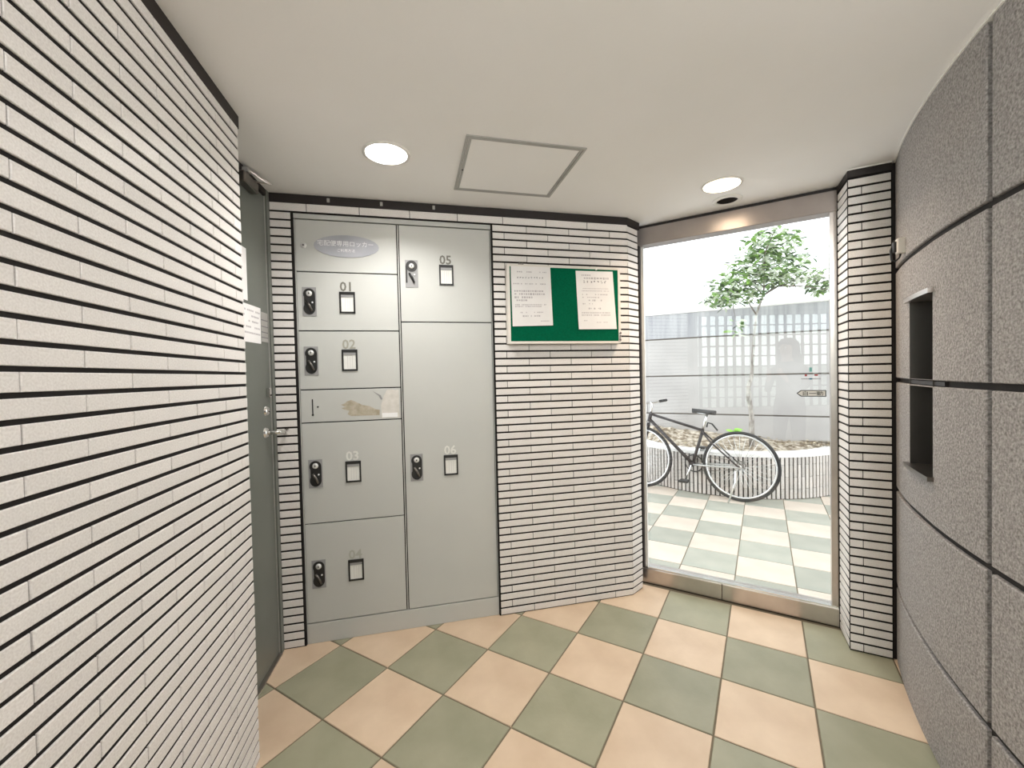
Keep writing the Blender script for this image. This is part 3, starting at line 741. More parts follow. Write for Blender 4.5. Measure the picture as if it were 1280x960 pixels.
for v in (0.050, 0.028, 0.006, -0.018, -0.042):
    u = -0.09
    while u < 0.07:
        wd = rnd.uniform(0.006, 0.014)
        if rnd.random() < 0.75: add_box(bm, u, u + wd, v, v + 0.007, 0.0012, 0.0016)
        u += wd + 0.004
o = finish('print_lines', bm, M['print_light'], e); o['kind'] = 'stuff'
e = box('paper_sheet', DL - 0.40, DL - 0.236, 1.59, 1.80, -0.0028, -0.0015, M['paper'], None, FD)
tag(e, 'white sheet on the dark door above the taped notice, mostly hidden by the tiled wall', 'notice')

# ------------------------------------------------------------------ small sensor at pillar top
sn = empty('security_sensor', 'small white sensor box with black cable beside the pillar top', 'sensor', frame((1.493, 1.617), EP) @ T(0, 0, 0))
box('housing', -0.008, 0.022, 1.694, 1.752, -0.006, 0.022, M['white_metal'], sn, None, 0.003)
box('mount', -0.016, -0.006, 1.702, 1.742, -0.012, 0.012, M['black'], sn, None, 0.002)
box('wall_bracket', 0.000, 0.018, 1.700, 1.746, -0.030, -0.005, M['alu'], sn)
tube_obj('cable', [(0.006, 1.696, 0.005), (0.002, 1.680, 0.004), (-0.008, 1.668, 0.0), (-0.018, 1.676, -0.006), (-0.020, 1.712, -0.010), (-0.008, 1.752, -0.012)], 0.0035, M['black'], sn, None, 6)

# ------------------------------------------------------------------ ceiling fittings
def downlight(P, label, glow, colour, watts, tilt_ring='bead'):
    t = empty('downlight', label, 'light', T(P.x, P.y, CZ), 'recessed ceiling downlights')
    lathe('trim_ring', [(0.077, 0.004), (0.078, -0.004), (0.089, -0.003), (0.090, 0.0), (0.078, 0.001)], M['bead'], t)
    lathe('reflector', [(0.077, -0.001), (0.076, 0.060), (0.066, 0.085), (0.0, 0.098)], M['bead'], t)
    lathe('bulb', [(0.0, 0.050), (0.026, 0.054), (0.036, 0.066), (0.030, 0.082), (0.02, 0.092)], glow, t)
    ld = bpy.data.lights.new('downlight_or_fill_lamp', 'AREA'); ld.shape = 'DISK'; ld.size = 0.085; ld.energy = watts; ld.color = colour
    lo = bpy.data.objects.new('downlight_or_fill_lamp', ld); COL.objects.link(lo); lo.parent = t; lo.location = (0, 0, 0.046)
    return t
downlight(L1, 'bright white recessed ceiling downlight above the lockers', M['lamp_white'], (1.0, 0.975, 0.945), LAMP_W * 0.92)
downlight(L2, 'warm recessed ceiling downlight in front of the glass', M['lamp_warm'], (1.0, 0.80, 0.60), LAMP_W * 0.85)
for P, lab in ((Vector((0.70, -0.10)), 'added domed fill light, unseen overhead beside the curved granite wall'), (Vector((-1.60, -0.30)), 'added domed fill light, unseen deep in the rear hall')):  # unseen domes added to fill the room with light
    bm = bmesh.new()
    t = empty('added_fill_light', lab, 'light', T(P.x, P.y, CZ - 0.0005), 'added fill lights')
    lathe('trim_ring', [(0.076, 0.0), (0.078, -0.006), (0.088, -0.004), (0.090, 0.0)], M['bead'], t)
    lathe('diffuser', [(0.0, -0.050), (0.045, -0.044), (0.070, -0.024), (0.077, 0.0)], M['fill_dome'], t)
    ld = bpy.data.lights.new('downlight_or_fill_lamp', 'POINT'); ld.shadow_soft_size = 0.05; ld.energy = LAMP_W * 3.1; ld.color = (1.0, 0.985, 0.965)
    lo = bpy.data.objects.new('downlight_or_fill_lamp', ld); COL.objects.link(lo); lo.parent = t; lo.location = (0, 0, -0.11)
t = empty('ceiling_speaker', 'small round dark ceiling fitting with a pale ring beside the warm downlight', 'ceiling fitting', T(SP.x, SP.y, CZ))
lathe('ring', [(SPR - 0.022, 0.004), (SPR - 0.020, -0.008), (SPR - 0.003, -0.007), (SPR, 0.0), (SPR - 0.013, 0.001)], M['bead'], t)
lathe('cup', [(SPR - 0.0215, -0.002), (SPR - 0.030, 0.045), (0.0, 0.0451)], M['trim'], t)
lathe('lens', [(0.0, 0.012), (0.018, 0.016), (0.026, 0.030), (0.018, 0.044)], M['steel_dark'], t)
# access hatch
hc = sum(HAT, Vector((0, 0))) / 4; he = ((HAT[1] - HAT[0]).normalized() + (HAT[2] - HAT[3]).normalized()).normalized()
hang = math.atan2(he.y, he.x)
ht = empty('access_hatch', 'square access hatch with grey metal frame in the ceiling', 'hatch', T(hc.x, hc.y, CZ) @ Matrix.Rotation(hang, 4, 'Z'))
hx_, hy_ = 0.232, 0.224
for a, b, c_, d_ in ((-hx_, hx_, hy_ - 0.010, hy_), (-hx_, hx_, -hy_, -hy_ + 0.010), (-hx_, -hx_ + 0.010, -hy_ + 0.010, hy_ - 0.010), (hx_ - 0.010, hx_, -hy_ + 0.010, hy_ - 0.010)):
    box('outer_frame', a, b, c_, d_, -0.004, -0.0003, M['alu'], ht)
i0, i1 = hx_ - 0.0125, hy_ - 0.0125
for a, b, c_, d_ in ((-i0, i0, i1 - 0.009, i1), (-i0, i0, -i1, -i1 + 0.009), (-i0, -i0 + 0.009, -i1 + 0.009, i1 - 0.009), (i0 - 0.009, i0, -i1 + 0.009, i1 - 0.009)):
    box('inner_frame', a, b, c_, d_, -0.003, -0.0003, M['alu'], ht)
box('panel', -i0 + 0.010, i0 - 0.010, -i1 + 0.010, i1 - 0.010, -0.002, -0.0003, M['ceil'], ht)
disc('latch', -hx_ + 0.016, 0.03, 0.004, 0.004, -0.005, -0.003, M['black'], ht, None, 8)

# ------------------------------------------------------------------ hall behind the camera (seen only in the glass)
hl = A0 + Vector((0, 0))
bw = structure(box('wall_hall_left', 0, 1.5, 0, CZ, -0.1, 0.0, M['plaster'], None, frame((-2.10, 0.52), (A0 - EL * -0.0 - Vector((0.11, -0.01)) - Vector((-2.10, 0.52))))))
GE = Vector((-0.458, 0.889)).normalized()       # glass block wall, left->right seen from the room
GV = Vector((-1.513, -0.740)) + GE * -2.45      # its left end
FG = frame(GV, GE); GLn = 3.55
x_b0, x_b1, z_b0, z_b1 = 0.12, 2.72, 0.72, 2.06
gw = structure(box('wall_rear', 0, GLn, 0, z_b0, -0.12, 0.0, M['plaster'], None, FG))
box('wall_core', 0, GLn, z_b1, CZ, -0.12, 0.0, M['plaster'], gw)
box('wall_core', 0, x_b0, z_b0, z_b1, -0.12, 0.0, M['plaster'], gw)
box('wall_core', x_b1, GLn, z_b0, z_b1, -0.12, 0.0, M['plaster'], gw)
gwin = structure(box('window_2', x_b0, x_b1, z_b0, z_b1, -0.08, -0.030, M['gb_frame'], None, FG), 'glass block window of the rear hall')
nx, nz = 21, 9; px_, pz_ = (x_b1 - x_b0) / nx, (z_b1 - z_b0) / nz
bm = bmesh.new(); add_box(bm, -px_ / 2 + 0.028, px_ / 2 - 0.028, -pz_ / 2 + 0.010, pz_ / 2 - 0.010, -0.03, -0.004, 0, 0.006)
me = bpy.data.meshes.new('glass_block'); bmesh.ops.recalc_face_normals(bm, faces=bm.faces); bm.to_mesh(me); bm.free(); me.materials.append(M['gb'])
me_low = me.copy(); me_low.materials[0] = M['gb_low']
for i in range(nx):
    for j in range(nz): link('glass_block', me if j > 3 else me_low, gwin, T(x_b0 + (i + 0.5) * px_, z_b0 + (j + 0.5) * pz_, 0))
pe = cyl(204.5, 0)
structure(box('wall_rear_right', 0, (Vector((pe[0], pe[1])) - GV).length, 0, CZ, -0.1, 0.0, M['plaster'], None, frame((pe[0], pe[1]), GV - Vector((pe[0], pe[1])))))

# ------------------------------------------------------------------ courtyard: garden wall
WE = (Vector((3.438, 4.420)) - Vector((1.656, 5.380))).normalized(); W0 = Vector((1.656, 5.380)) - WE * 1.6
FW = frame(W0, WE); WL = 5.6
gwl = structure(box('wall_garden', 0, WL, 0, 1.975, -0.16, -0.012, M['conc_joint'], None, FW), 'low pale concrete courtyard wall with horizontal grooves')
zz = [0.0, 0.742, 1.207, 1.668, 1.975]
for i in range(4):
    box('wall_band', 0, WL, zz[i] + (0.008 if i else 0), zz[i + 1] - (0.008 if i < 3 else 0), -0.012, 0.0, M['concrete_streak' if i == 3 else 'concrete'], gwl, None, 0.003)
box('coping', -0.01, WL + 0.01, 1.975, 1.992, -0.18, 0.014, M['rim'], gwl, None, 0.004)

# planter
PC = Vector((2.66, 5.22)); PR = 1.19
wn = Vector((0.4743, 0.8804)); wd = 5.522 - 0.002
def warc(r_):
    """angles where a circle of radius r_ meets the wall"""
    dist = wd - PC.dot(wn); base = math.degrees(math.atan2(wn.y, wn.x)); al = math.degrees(math.acos(dist / r_))
    return base + al, base + 360 - al
pl_ = empty('planter', 'low curved planter faced with vertical tiles against the courtyard wall', 'planter', T(PC.x, PC.y, 0))
def arcpts(r_, n=60):
    a0, a1 = warc(r_); return [(r_ * math.cos(R_(a0 + (a1 - a0) * i / n)), r_ * math.sin(R_(a0 + (a1 - a0) * i / n))) for i in range(n + 1)]
bm = bmesh.new(); o_, i_ = arcpts(PR - 0.010), arcpts(PR - 0.10)
for s0, s1, z0_, z1_ in ((o_, i_, 0.0, 0.415),):
    V = [[bm.verts.new((x, y, z)) for x, y in s] for s, z in ((s0, z0_), (s0, z1_), (s1, z1_), (s1, z0_))]
    for q in range(4):
        a, b = V[q], V[(q + 1) % 4]
        for i in range(len(a) - 1): bm.faces.new((a[i], a[i + 1], b[i + 1], b[i]))
    for i in (0, -1): bm.faces.new([V[q][i] for q in range(4)])
finish('planter_core', bm, M['grout'], pl_)
bm = bmesh.new(); o_, i_ = arcpts(PR + 0.004), arcpts(PR - 0.17)
V = [[bm.verts.new((x, y, z)) for x, y in s] for s, z in ((o_, 0.408), (o_, 0.440), (i_, 0.440), (i_, 0.408))]
for q in range(4):
    a, b = V[q], V[(q + 1) % 4]
    for i in range(len(a) - 1): bm.faces.new((a[i], a[i + 1], b[i + 1], b[i]))
for i in (0, -1): bm.faces.new([V[q][i] for q in range(4)])
finish('planter_rim', bm, M['rim'], pl_)
bm = bmesh.new(); a0, a1 = warc(PR); step = math.degrees(0.0415 / PR); n = int((a1 - a0) / step)
for i in range(n):
    a = a0 + step * (i + 0.5)
    u = Vector((math.cos(R_(a)), math.sin(R_(a)))); t_ = Vector((-u.y, u.x)); hw_ = 0.0138
    cuts = [0.004, 0.10, 0.335, 0.408] if i % 2 else [0.004, 0.215, 0.408]
    for c0, c1 in zip(cuts, cuts[1:]):
        vs = []
        for z in (c0 + 0.002, c1 - 0.002):
            for s, r_ in ((-1, PR - 0.012), (1, PR - 0.012), (1, PR), (-1, PR)):
                p = u * r_ + t_ * hw_ * s; vs.append(bm.verts.new((p.x, p.y, z)))
        for q in ((0, 1, 2, 3), (7, 6, 5, 4), (0, 4, 5, 1), (1, 5, 6, 2), (2, 6, 7, 3), (3, 7, 4, 0)): bm.faces.new([vs[k] for k in q])
o = finish('facing_tiles', bm, M['planter_tile'], pl_); o['kind'] = 'stuff'
# soil heaped up towards the wall
bm = bmesh.new(); rnd = random.Random(5); nr, na = 12, 60; rg = []
a0, a1 = warc(PR - 0.12)
P_in = arcpts(PR - 0.12, na)
wallpts = []
for x, y in P_in:
    p = PC + Vector((x, y)); tpar = (p - W0).dot(WE); q = W0 + WE * tpar - PC - Vector((WE.y, -WE.x)) * -0.003
    wallpts.append((q.x, q.y))
for k in range(nr + 1):
    s = k / nr; row = []
    for (x0_, y0_), (x1_, y1_) in zip(P_in, wallpts):
        x, y = x0_ * (1 - s) + x1_ * s, y0_ * (1 - s) + y1_ * s
        left = max(0, min(1, (0.35 - x) / 1.2))
        z = 0.415 + s ** 1.5 * (0.055 + 0.11 * left) + rnd.uniform(-0.008, 0.010)
        row.append(bm.verts.new((x, y, z)))
    rg.append(row)
for a, b in zip(rg, rg[1:]):
    for i in range(na): bm.faces.new((a[i], a[i + 1], b[i + 1], b[i]))
bmesh.ops.remove_doubles(bm, verts=bm.verts[:], dist=0.0005)
o = finish('soil', bm, M['soil'], pl_, None, True)
bm = bmesh.new()
for i in range(420):
    k = rnd.random() ** 0.6; j = rnd.randrange(na)
    (x0_, y0_), (x1_, y1_) = P_in[j], wallpts[j]
    x, y = x0_ * (1 - k) + x1_ * k, y0_ * (1 - k) + y1_ * k
    left = max(0, min(1, (0.35 - x) / 1.2)); z = 0.432 + k ** 1.5 * (0.055 + 0.11 * left)
    a = rnd.uniform(0, 6.28); s = rnd.uniform(0.012, 0.03)
    q = [Vector((math.cos(a), math.sin(a), rnd.uniform(-0.4, 0.4))) * s, Vector((-math.sin(a), math.cos(a), rnd.uniform(-0.3, 0.5))) * s * 0.45]
    c_ = Vector((x, y, z))
    bm.faces.new([bm.verts.new(v) for v in (c_ - q[0], c_ + q[1], c_ + q[0], c_ - q[1])])
o = finish('leaf_litter', bm, M['litter'], pl_); o['kind'] = 'stuff'

# ------------------------------------------------------------------ tree
def leaf_geo(bm, c, d, n_, L_, W_):
    d = d.normalized(); s = d.cross(n_).normalized(); n2 = s.cross(d)
    pts = [c, c + d * L_ * 0.35 + s * W_ / 2 + n2 * 0.004, c + d * L_ * 0.75 + s * W_ * 0.36 + n2 * 0.002, c + d * L_ - n2 * 0.006, c + d * L_ * 0.75 - s * W_ * 0.36 + n2 * 0.002, c + d * L_ * 0.35 - s * W_ / 2 + n2 * 0.004]
    vs = [bm.verts.new(p) for p in pts]; mid = bm.verts.new(c + d * L_ * 0.5 - n2 * 0.005)
    for i in range(6): bm.faces.new((vs[i], vs[(i + 1) % 6], mid)).smooth = True
tr = empty('small_tree', 'slender pale-barked tree with light green leaves growing in the planter', 'tree', T(2.555, 4.47, 0.42))
def W2L(x, y, z): return Vector((x - 2.555, y - 4.47, z - 0.42))
trunk = [W2L(2.555, 4.47, 0.40), W2L(2.550, 4.465, 0.62), W2L(2.542, 4.45, 0.80), W2L(2.515, 4.45, 0.96), W2L(2.510, 4.45, 1.08), W2L(2.548, 4.45, 1.20), W2L(2.566, 4.457, 1.40), W2L(2.578, 4.457, 1.58), W2L(2.610, 4.464, 1.85), W2L(2.690, 4.468, 2.05)]
tube_obj('trunk', trunk, [0.030, 0.026, 0.023, 0.024, 0.021, 0.018, 0.015, 0.013, 0.012, 0.011], M['bark'], tr, None, 10)
rnd = random.Random(11)
tips = []
def branch(pts, r0):
    k = len(pts); tube_obj('branch', pts, [r0 * (1 - 0.75 * i / (k - 1)) for i in range(k)], M['twig'], tr, None, 6)
    tips.extend(pts[1:])
# crown branches (real 3-D spread around the fork)
fork = trunk[-1]
B = lambda *p: [fork] + [W2L(*q) for q in p]
branch(B((2.80, 4.46, 2.13), (2.95, 4.40, 2.17), (3.15, 4.35, 2.22), (3.30, 4.30, 2.18)), 0.010)
branch(B((2.76, 4.55, 2.22), (2.90, 4.62, 2.38), (2.98, 4.70, 2.55)), 0.009)
branch(B((2.66, 4.40, 2.25), (2.62, 4.32, 2.45), (2.66, 4.25, 2.62), (2.70, 4.2, 2.72)), 0.009)
branch(B((2.60, 4.52, 2.20), (2.48, 4.58, 2.34), (2.38, 4.66, 2.44)), 0.008)
branch([trunk[-2], W2L(2.50, 4.42, 1.98), W2L(2.34, 4.38, 2.06), W2L(2.18, 4.34, 2.06), W2L(2.06, 4.32, 2.00)], 0.008)
branch(B((2.78, 4.36, 2.12), (2.94, 4.25, 2.10), (3.12, 4.15, 2.04), (3.25, 4.08, 1.98)), 0.008)
branch([W2L(2.34, 4.38, 2.06), W2L(2.26, 4.30, 2.16), W2L(2.20, 4.26, 2.26)], 0.005)
branch([W2L(2.90, 4.62, 2.38), W2L(3.04, 4.60, 2.45), W2L(3.18, 4.56, 2.50)], 0.005)
branch([W2L(2.34, 4.38, 2.06), W2L(2.30, 4.34, 1.92), W2L(2.31, 4.30, 1.76), W2L(2.33, 4.28, 1.62)], 0.004)
# clusters: centre (world), radii, leaves
clusters = [((2.74, 4.40, 2.58), (0.27, 0.28, 0.14), 190), ((2.95, 4.55, 2.40), (0.22, 0.25, 0.13), 90), ((2.55, 4.42, 2.38), (0.22, 0.25, 0.12), 120),
            ((2.30, 4.36, 2.18), (0.20, 0.22, 0.11), 100), ((2.16, 4.33, 2.00), (0.17, 0.20, 0.09), 90), ((2.42, 4.36, 2.05), (0.20, 0.20, 0.10), 90),
            ((2.66, 4.36, 2.22), (0.24, 0.24, 0.10), 110), ((2.98, 4.34, 2.22), (0.22, 0.22, 0.10), 90), ((3.22, 4.26, 2.14), (0.17, 0.20, 0.13), 95), ((3.12, 4.55, 2.47), (0.16, 0.16, 0.06), 22),
            ((2.32, 4.30, 1.72), (0.07, 0.06, 0.12), 14)]
single = 0; bmS = bmesh.new(); leaf_variants = []
for v_ in range(5):
    b2 = bmesh.new(); leaf_geo(b2, Vector((0, 0, 0)), Vector((1, 0, 0)), Vector((0, 0, 1)), 0.088 + 0.006 * v_, 0.040 + 0.002 * v_)
    me = bpy.data.meshes.new('leaf'); b2.to_mesh(me); b2.free(); me.materials.append(M['leaf']); leaf_variants.append(me)
for ci, (c_, r3, n) in enumerate(clusters):
    for i in range(int(n * 1.5)):
        while True:
            p = Vector((rnd.uniform(-1, 1), rnd.uniform(-1, 1), rnd.uniform(-1, 1)))
            if p.length < 1: break
        pos = W2L(c_[0] + p.x * r3[0], c_[1] + p.y * r3[1], c_[2] + p.z * r3[2])
        a = rnd.uniform(0, 6.28); d = Vector((math.cos(a), math.sin(a), rnd.uniform(-0.9, 0.25)))
        nn = Vector((rnd.uniform(-0.5, 0.5), rnd.uniform(-0.9, 0.3), 1)).normalized()
        if p.y < 0.1 and single < 280 and rnd.random() < 0.62:
            d.normalize(); s = nn.cross(d).normalized(); n2 = d.cross(s)
            m_ = Matrix(((d.x, s.x, n2.x, pos.x), (d.y, s.y, n2.y, pos.y), (d.z, s.z, n2.z, pos.z), (0, 0, 0, 1)))
            link('leaf', leaf_variants[single % 5], tr, m_); single += 1
        else: leaf_geo(bmS, pos, d, nn, rnd.uniform(0.065, 0.105), rnd.uniform(0.032, 0.048))
me = bpy.data.meshes.new('foliage'); bmS.to_mesh(me); bmS.free(); me.materials.append(M['leaf'])
o = link('foliage', me, tr); o['kind'] = 'stuff'
# small sprout
sp = empty('seedling', 'tiny bright green seedling sprouting in the planter soil', 'plant', T(2.27, 4.30, 0.44))
tube_obj('stem', [(0, 0, -0.02), (0.004, 0.002, 0.10), (0.006, 0.0, 0.19)], 0.003, M['twig'], sp, None, 5)
for i in range(9):
    bm = bmesh.new(); a = i * 2.4
    leaf_geo(bm, Vector((0.005, 0, 0.20 + 0.012 * (i % 3 - 2))), Vector((math.cos(a), math.sin(a), 0.25)), Vector((0, -0.5, 1)), 0.085, 0.045)
    me = bpy.data.meshes.new('leaf'); bm.to_mesh(me); bm.free()
    if 'sprout' not in M: M['sprout'] = mat('bright_seedling_leaf', (0.24, 0.55, 0.05), (0.36, 0.65, 0.12), 0.4)
    me.materials.append(M['sprout']); link('leaf', me, sp)

# ------------------------------------------------------------------ bicycle
RB = Vector((2.17, 4.0)); FB = Vector((1.41, 4.61)); bx = (FB - RB).normalized(); by = Vector((-bx.y, bx.x))
bk = empty('bicycle', 'dark framed bicycle with chrome fittings standing by the curved planter', 'bicycle',
           Matrix(((bx.x, by.x, 0, RB.x), (bx.y, by.y, 0, RB.y), (0, 0, 1, 0), (0, 0, 0, 1))))
WR = 0.338
def wheel(nm, cx):
    w_ = tube_obj(nm, [(cx + (WR - 0.014) * math.cos(a), 0, WR + (WR - 0.014) * math.sin(a)) for a in [2 * math.pi * i / 56 for i in range(56)]], 0.014, M['rubber'], bk, None, 8, True)
    w_['label'] = 'black tyre with pale rim'
    tube_obj('rim', [(cx + (WR - 0.036) * math.cos(a), 0, WR + (WR - 0.036) * math.sin(a)) for a in [2 * math.pi * i / 56 for i in range(56)]], 0.010, M['chrome_rim'], w_, None, 6, True)
    bm = bmesh.new(); tube(bm, [(cx, -0.045, WR), (cx, 0.045, WR)], 0.016, 10); finish('hub', bm, M['chrome'], w_)
    bm = bmesh.new()
    for i in range(32):
        a = 2 * math.pi * i / 32; sgn = 1 if i % 2 else -1; off = 0.9 * (1 if (i // 2) % 2 else -1)
        p0 = (cx + 0.018 * math.cos(a + off), sgn * 0.03, WR + 0.018 * math.sin(a + off)); p1 = (cx + (WR - 0.040) * math.cos(a), 0, WR + (WR - 0.040) * math.sin(a))
        tube(bm, [p0, p1], 0.0019, 4)
    o = finish('spokes', bm, M['chrome'], w_); o['kind'] = 'stuff'
    return w_
M['chrome_rim'] = mat('polished_rim', (0.78, 0.77, 0.76), rough=0.25, metal=0.7)
FX = 0.974
wheel('rear_wheel', 0.0); wheel('front_wheel', FX)
def btube(nm, pts, r_, m, n=8): return tube_obj(nm, pts, r_, M[m], bk, None, n)
BBk = (0.433, 0, 0.313); HT = (0.858, 0, 0.822); HB = (0.880, 0, 0.728); ST = (0.331, 0, 0.672)
btube('top_tube', [(0.850, 0, 0.806), (0.345, 0, 0.668)], 0.014, 'bike_paint')
btube('down_tube', [(0.874, 0, 0.752), BBk], 0.018, 'bike_paint')
btube('seat_tube', [BBk, ST], 0.0155, 'bike_paint')
btube('head_tube', [HT, HB], 0.020, 'bike_paint', 10)
btube('seat_post', [ST, (0.290, 0, 0.838)], 0.013, 'chrome')
for s in (-1, 1):
    btube('seat_stay', [(0.338, s * 0.016, 0.655), (0.25, s * 0.05, 0.56), (0.0, s * 0.058, WR)], 0.008, 'bike_paint')
    btube('chain_stay', [(0.42, s * 0.03, 0.315), (0.30, s * 0.055, 0.32), (0.0, s * 0.058, WR)], 0.009, 'alu')
    btube('fork_blade', [(0.884, s * 0.02, 0.712), (0.905, s * 0.05, 0.66), (0.945, s * 0.052, 0.48), (FX, s * 0.052, WR)], [0.012, 0.012, 0.010, 0.007], 'bike_paint')
    p0 = BBk; ang = -1.25 if s > 0 else -1.25 + math.pi
    q = (BBk[0] + 0.165 * math.cos(ang), s * 0.075, BBk[2] + 0.165 * math.sin(ang))
    cr = btube('crank_arm', [(BBk[0], s * 0.062, BBk[2]), q], 0.009, 'chrome', 6)
    bm = bmesh.new(); add_box(bm, q[0] - 0.045, q[0] + 0.045, min(q[1], q[1] + s * 0.085), max(q[1], q[1] + s * 0.085), q[2] - 0.012, q[2] + 0.012, 0, 0.004)
    finish('pedal', bm, M['black'], cr)
bm = bmesh.new(); tube(bm, [(BBk[0], -0.035, BBk[2]), (BBk[0], 0.035, BBk[2])], 0.024, 12); finish('bottom_bracket', bm, M['bike_paint'], bk)
tube_obj('chainring', [(BBk[0] + 0.085 * math.cos(a), -0.046, BBk[2] + 0.085 * math.sin(a)) for a in [2 * math.pi * i / 28 for i in range(28)]], 0.006, M['black'], bk, None, 5, True)
tube_obj('sprocket', [(0.040 * math.cos(a), -0.046, WR + 0.040 * math.sin(a)) for a in [2 * math.pi * i / 20 for i in range(20)]], 0.006, M['steel_dark'], bk, None, 5, True)
for zs, nm in ((1, 'chain'), (-1, 'chain')): btube(nm, [(BBk[0], -0.046, BBk[2] + zs * 0.085), (0.0, -0.046, WR + zs * 0.040)], 0.003, 'steel_dark', 4)
btube('kickstand', [(0.03, 0.070, 0.30), (0.03, 0.085, 0.19), (0.080, 0.135, 0.006)], [0.011, 0.009, 0.007], 'chrome')
btube('rear_fender_stay', [(0.295, 0, 0.70), (0.285, 0, 0.745), (0.245, 0, 0.735), (0.195, 0, 0.672)], 0.008, 'black', 6)
# saddle
bm = bmesh.new(); prof = [(0.215, 0.055), (0.24, 0.068), (0.275, 0.060), (0.31, 0.036), (0.35, 0.022), (0.40, 0.019), (0.432, 0.013)]
ringsS = []
for x, hw_ in prof:
    zc = 0.858 + 0.012 * (x - 0.3) / 0.15
    ringsS.append([bm.verts.new((x, hw_ * math.cos(a), zc + (0.016 if math.sin(a) > 0 else 0.030) * math.sin(a))) for a in [2 * math.pi * i / 12 for i in range(12)]])
for a, b in zip(ringsS, ringsS[1:]):
    for i in range(12): bm.faces.new((a[i], a[(i + 1) % 12], b[(i + 1) % 12], b[i])).smooth = True
bm.faces.new(ringsS[0]); bm.faces.new(ringsS[-1][::-1])
finish('saddle', bm, M['saddle'], bk)
btube('saddle_rail', [(0.22, 0.02, 0.838), (0.29, 0.02, 0.832), (0.38, 0.015, 0.842)], 0.004, 'chrome', 5)
btube('saddle_rail', [(0.22, -0.02, 0.838), (0.29, -0.02, 0.832), (0.38, -0.015, 0.842)], 0.004, 'chrome', 5)
# stem and flat handlebar, turned a little
btube('stem', [(0.858, 0, 0.815), (0.846, 0, 0.915), (0.868, 0, 0.935)], 0.012, 'chrome')
hbv = Vector((-0.30, -1.0, 0)).normalized(); hc_ = Vector((0.868, 0, 0.935))
btube('handlebar', [hc_ - hbv * 0.27, hc_ - hbv * 0.1 + Vector((0, 0, -0.005)), hc_ + Vector((0, 0, -0.005)), hc_ + hbv * 0.1 + Vector((0, 0, -0.003)), hc_ + hbv * 0.27 + Vector((0, 0, 0.008))], 0.011, 'chrome')
for s in (-1, 1):
    btube('grip', [hc_ + hbv * (s * 0.17) + Vector((0, 0, 0.003)), hc_ + hbv * (s * 0.29) + Vector((0, 0, 0.009))], 0.016, 'rubber')
    btube('brake_lever', [hc_ + hbv * (s * 0.15) + Vector((0.01, 0, 0)), hc_ + hbv * (s * 0.17) + Vector((0.05, 0, -0.01)), hc_ + hbv * (s * 0.27) + Vector((0.06, 0, -0.012))], 0.006, 'chrome', 5)
btube('brake_cable', [(0.90, 0.05, 0.93), (0.96, 0.04, 0.90), (0.93, 0.02, 0.80), (0.895, 0.0, 0.70)], 0.003, 'black', 4)
btube('brake_cable', [(0.84, -0.10, 0.94), (0.92, -0.06, 0.93), (0.90, -0.02, 0.82), (0.84, 0.012, 0.80), (0.40, 0.016, 0.69)], 0.003, 'black', 4)

# ------------------------------------------------------------------ photographer (seen only as a reflection in the glass)
PX, PY = 0.05, -0.30
per = empty('person', 'person with long dark hair holding up a phone, seen mirrored in the glass', 'person', T(PX, PY, 0))
def skinned(name, verts, edges, radii, m, parent, root=0, sub=1):
    me = bpy.data.meshes.new(name); me.from_pydata(verts, edges, []); o = link(name, me, parent)
    sk = o.modifiers.new('Skin', 'SKIN'); sk.use_smooth_shade = True
    for i, r_ in enumerate(radii):
        rr = r_ if isinstance(r_, tuple) else (r_, r_); me.skin_vertices[0].data[i].radius = rr
        me.skin_vertices[0].data[i].use_root = (i == root)
    ss = o.modifiers.new('Sub', 'SUBSURF'); ss.levels = sub; ss.render_levels = sub
    dg = bpy.context.evaluated_depsgraph_get(); dg.update()
    me2 = bpy.data.meshes.new_from_object(o.evaluated_get(dg)); o.modifiers.clear(); o.data = me2
    me2.materials.clear()
    for x in (m if isinstance(m, list) else [m]): me2.materials.append(x)
    for p in me2.polygons: p.use_smooth = True
    return o
V = [(0, 0, 0.90), (0, 0, 1.02), (0, 0.01, 1.16), (0, 0.0, 1.27), (0, 0.01, 1.335), (0, 0.025, 1.40), (0, 0.035, 1.475), (0, 0.03, 1.54)]
E_ = [(0, 1), (1, 2), (2, 3), (3, 4), (4, 5), (5, 6), (6, 7)]
Rr = [(0.150, 0.105), (0.125, 0.09), (0.135, 0.10), (0.110, 0.085), (0.052, 0.05), (0.055, 0.06), (0.075, 0.090), (0.060, 0.070)]
for s in (-1, 1):
    b = len(V)
    V += [(s * 0.155, 0.0, 1.262), (s * 0.195, 0.035, 1.10), (s * 0.150, 0.130, 1.03), (s * 0.075, 0.225, 1.19), (s * 0.055, 0.240, 1.225)]
    E_ += [(3, b), (b, b + 1), (b + 1, b + 2), (b + 2, b + 3), (b + 3, b + 4)]
    Rr += [0.055, 0.042, 0.036, 0.024, 0.026]
    b = len(V)
    V += [(s * 0.085, 0, 0.82), (s * 0.10, 0.015, 0.48), (s * 0.105, -0.01, 0.26), (s * 0.11, -0.015, 0.085), (s * 0.12, 0.06, 0.040), (s * 0.125, 0.14, 0.030)]
    E_ += [(0, b), (b, b + 1), (b + 1, b + 2), (b + 2, b + 3), (b + 3, b + 4), (b + 4, b + 5)]
    Rr += [0.085, 0.056, 0.050, 0.036, (0.038, 0.034), (0.036, 0.026)]
body = skinned('body', V, E_, Rr, [M['skin'], M['fabric'], M['trousers'], M['black']], per, 0, 2)
for p in body.data.polygons:
    c_ = p.center
    if c_.z < 0.10: p.material_index = 3
    elif c_.z < 0.93: p.material_index = 2
    elif c_.z < 1.345 and c_.y < 0.215: p.material_index = 1
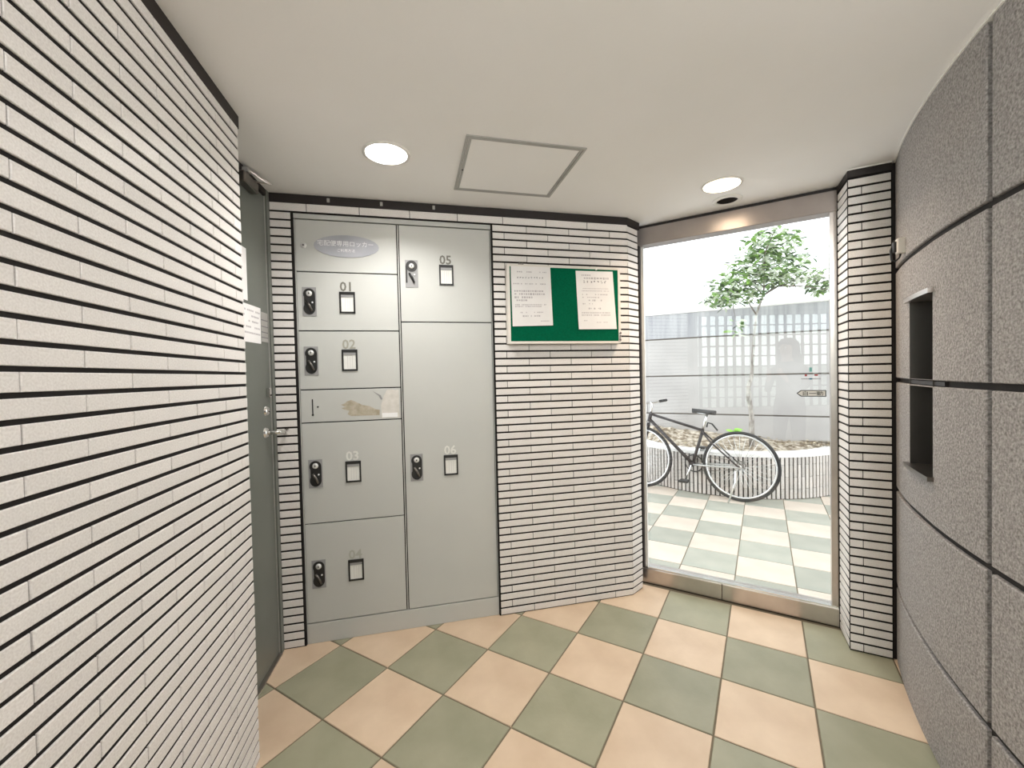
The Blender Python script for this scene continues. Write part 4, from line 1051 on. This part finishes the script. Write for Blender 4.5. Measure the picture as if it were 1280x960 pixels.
# hair: cap over the skull falling past the shoulders
bm = bmesh.new(); rgs = []
prof = [(1.598, 0.02, 0.02), (1.585, 0.062, 0.066), (1.55, 0.092, 0.100), (1.50, 0.105, 0.112), (1.43, 0.112, 0.108), (1.36, 0.120, 0.10), (1.30, 0.128, 0.092), (1.24, 0.118, 0.08), (1.17, 0.10, 0.065)]
n = 28
for z, rx, ry in prof:
    row = []
    for i in range(n):
        a = 2 * math.pi * i / n; y = math.sin(a)
        rr = 1.0
        fy = ry
        if z < 1.53 and y > 0: fy = ry * 0.35
        row.append(bm.verts.new((rx * math.cos(a) * (1 + 0.03 * math.sin(7 * a)), 0.015 + fy * y - (0.03 if z < 1.40 else 0), z)))
    rgs.append(row)
for a, b in zip(rgs, rgs[1:]):
    for i in range(n): bm.faces.new((a[i], a[(i + 1) % n], b[(i + 1) % n], b[i])).smooth = True
bm.faces.new(rgs[0]); bm.faces.new(rgs[-1][::-1])
finish('hair', bm, M['hair'], per)
for s in (-1, 1):
    lathe('eye', [(0.0, 0.011), (0.008, 0.008), (0.011, 0.0), (0.008, -0.008), (0.0, -0.011)], M['white_ink'], per, T(s * 0.030, 0.118, 1.487), 10)
    lathe('iris', [(0.0, 0.005), (0.005, 0.0), (0.0, -0.005)], M['black'], per, T(s * 0.030, 0.127, 1.487), 8)
    tube_obj('eyebrow', [(s * 0.018, 0.124, 1.508), (s * 0.032, 0.124, 1.512), (s * 0.046, 0.112, 1.506)], 0.003, M['hair'], per, None, 5)
tube_obj('nose', [(0, 0.122, 1.480), (0, 0.136, 1.452), (0, 0.122, 1.446)], [0.006, 0.010, 0.008], M['skin'], per, None, 8)
M['lips'] = mat('lips', (0.42, 0.14, 0.12))
tube_obj('mouth', [(-0.022, 0.105, 1.420), (0, 0.116, 1.420), (0.022, 0.105, 1.420)], [0.003, 0.006, 0.003], M['lips'], per, None, 6)
for s in (-1, 1):                                 # fingers curled round the phone
    for k in range(4):
        z = 1.262 - k * 0.018; ln = [0.050, 0.056, 0.052, 0.042][k]
        tube_obj('finger', [(s * 0.062, 0.235, z - 0.01), (s * 0.070, 0.262, z), (s * 0.060, 0.262 + 0.012, z + 0.002), (s * 0.062 - s * ln * 0.6, 0.274, z + 0.003)], [0.009, 0.0085, 0.008, 0.0065], M['skin'], per, None, 6)
    tube_obj('thumb', [(s * 0.052, 0.225, 1.215), (s * 0.040, 0.236, 1.235), (s * 0.022, 0.236, 1.250)], [0.011, 0.010, 0.008], M['skin'], per, None, 6)
ph = box('phone', PX - 0.068, PX + 0.068, PY + 0.247, PY + 0.256, 1.205, 1.272, M['black'], None, None, 0.003)
tag(ph, 'black phone held up sideways in both hands, seen mirrored in the glass', 'phone')
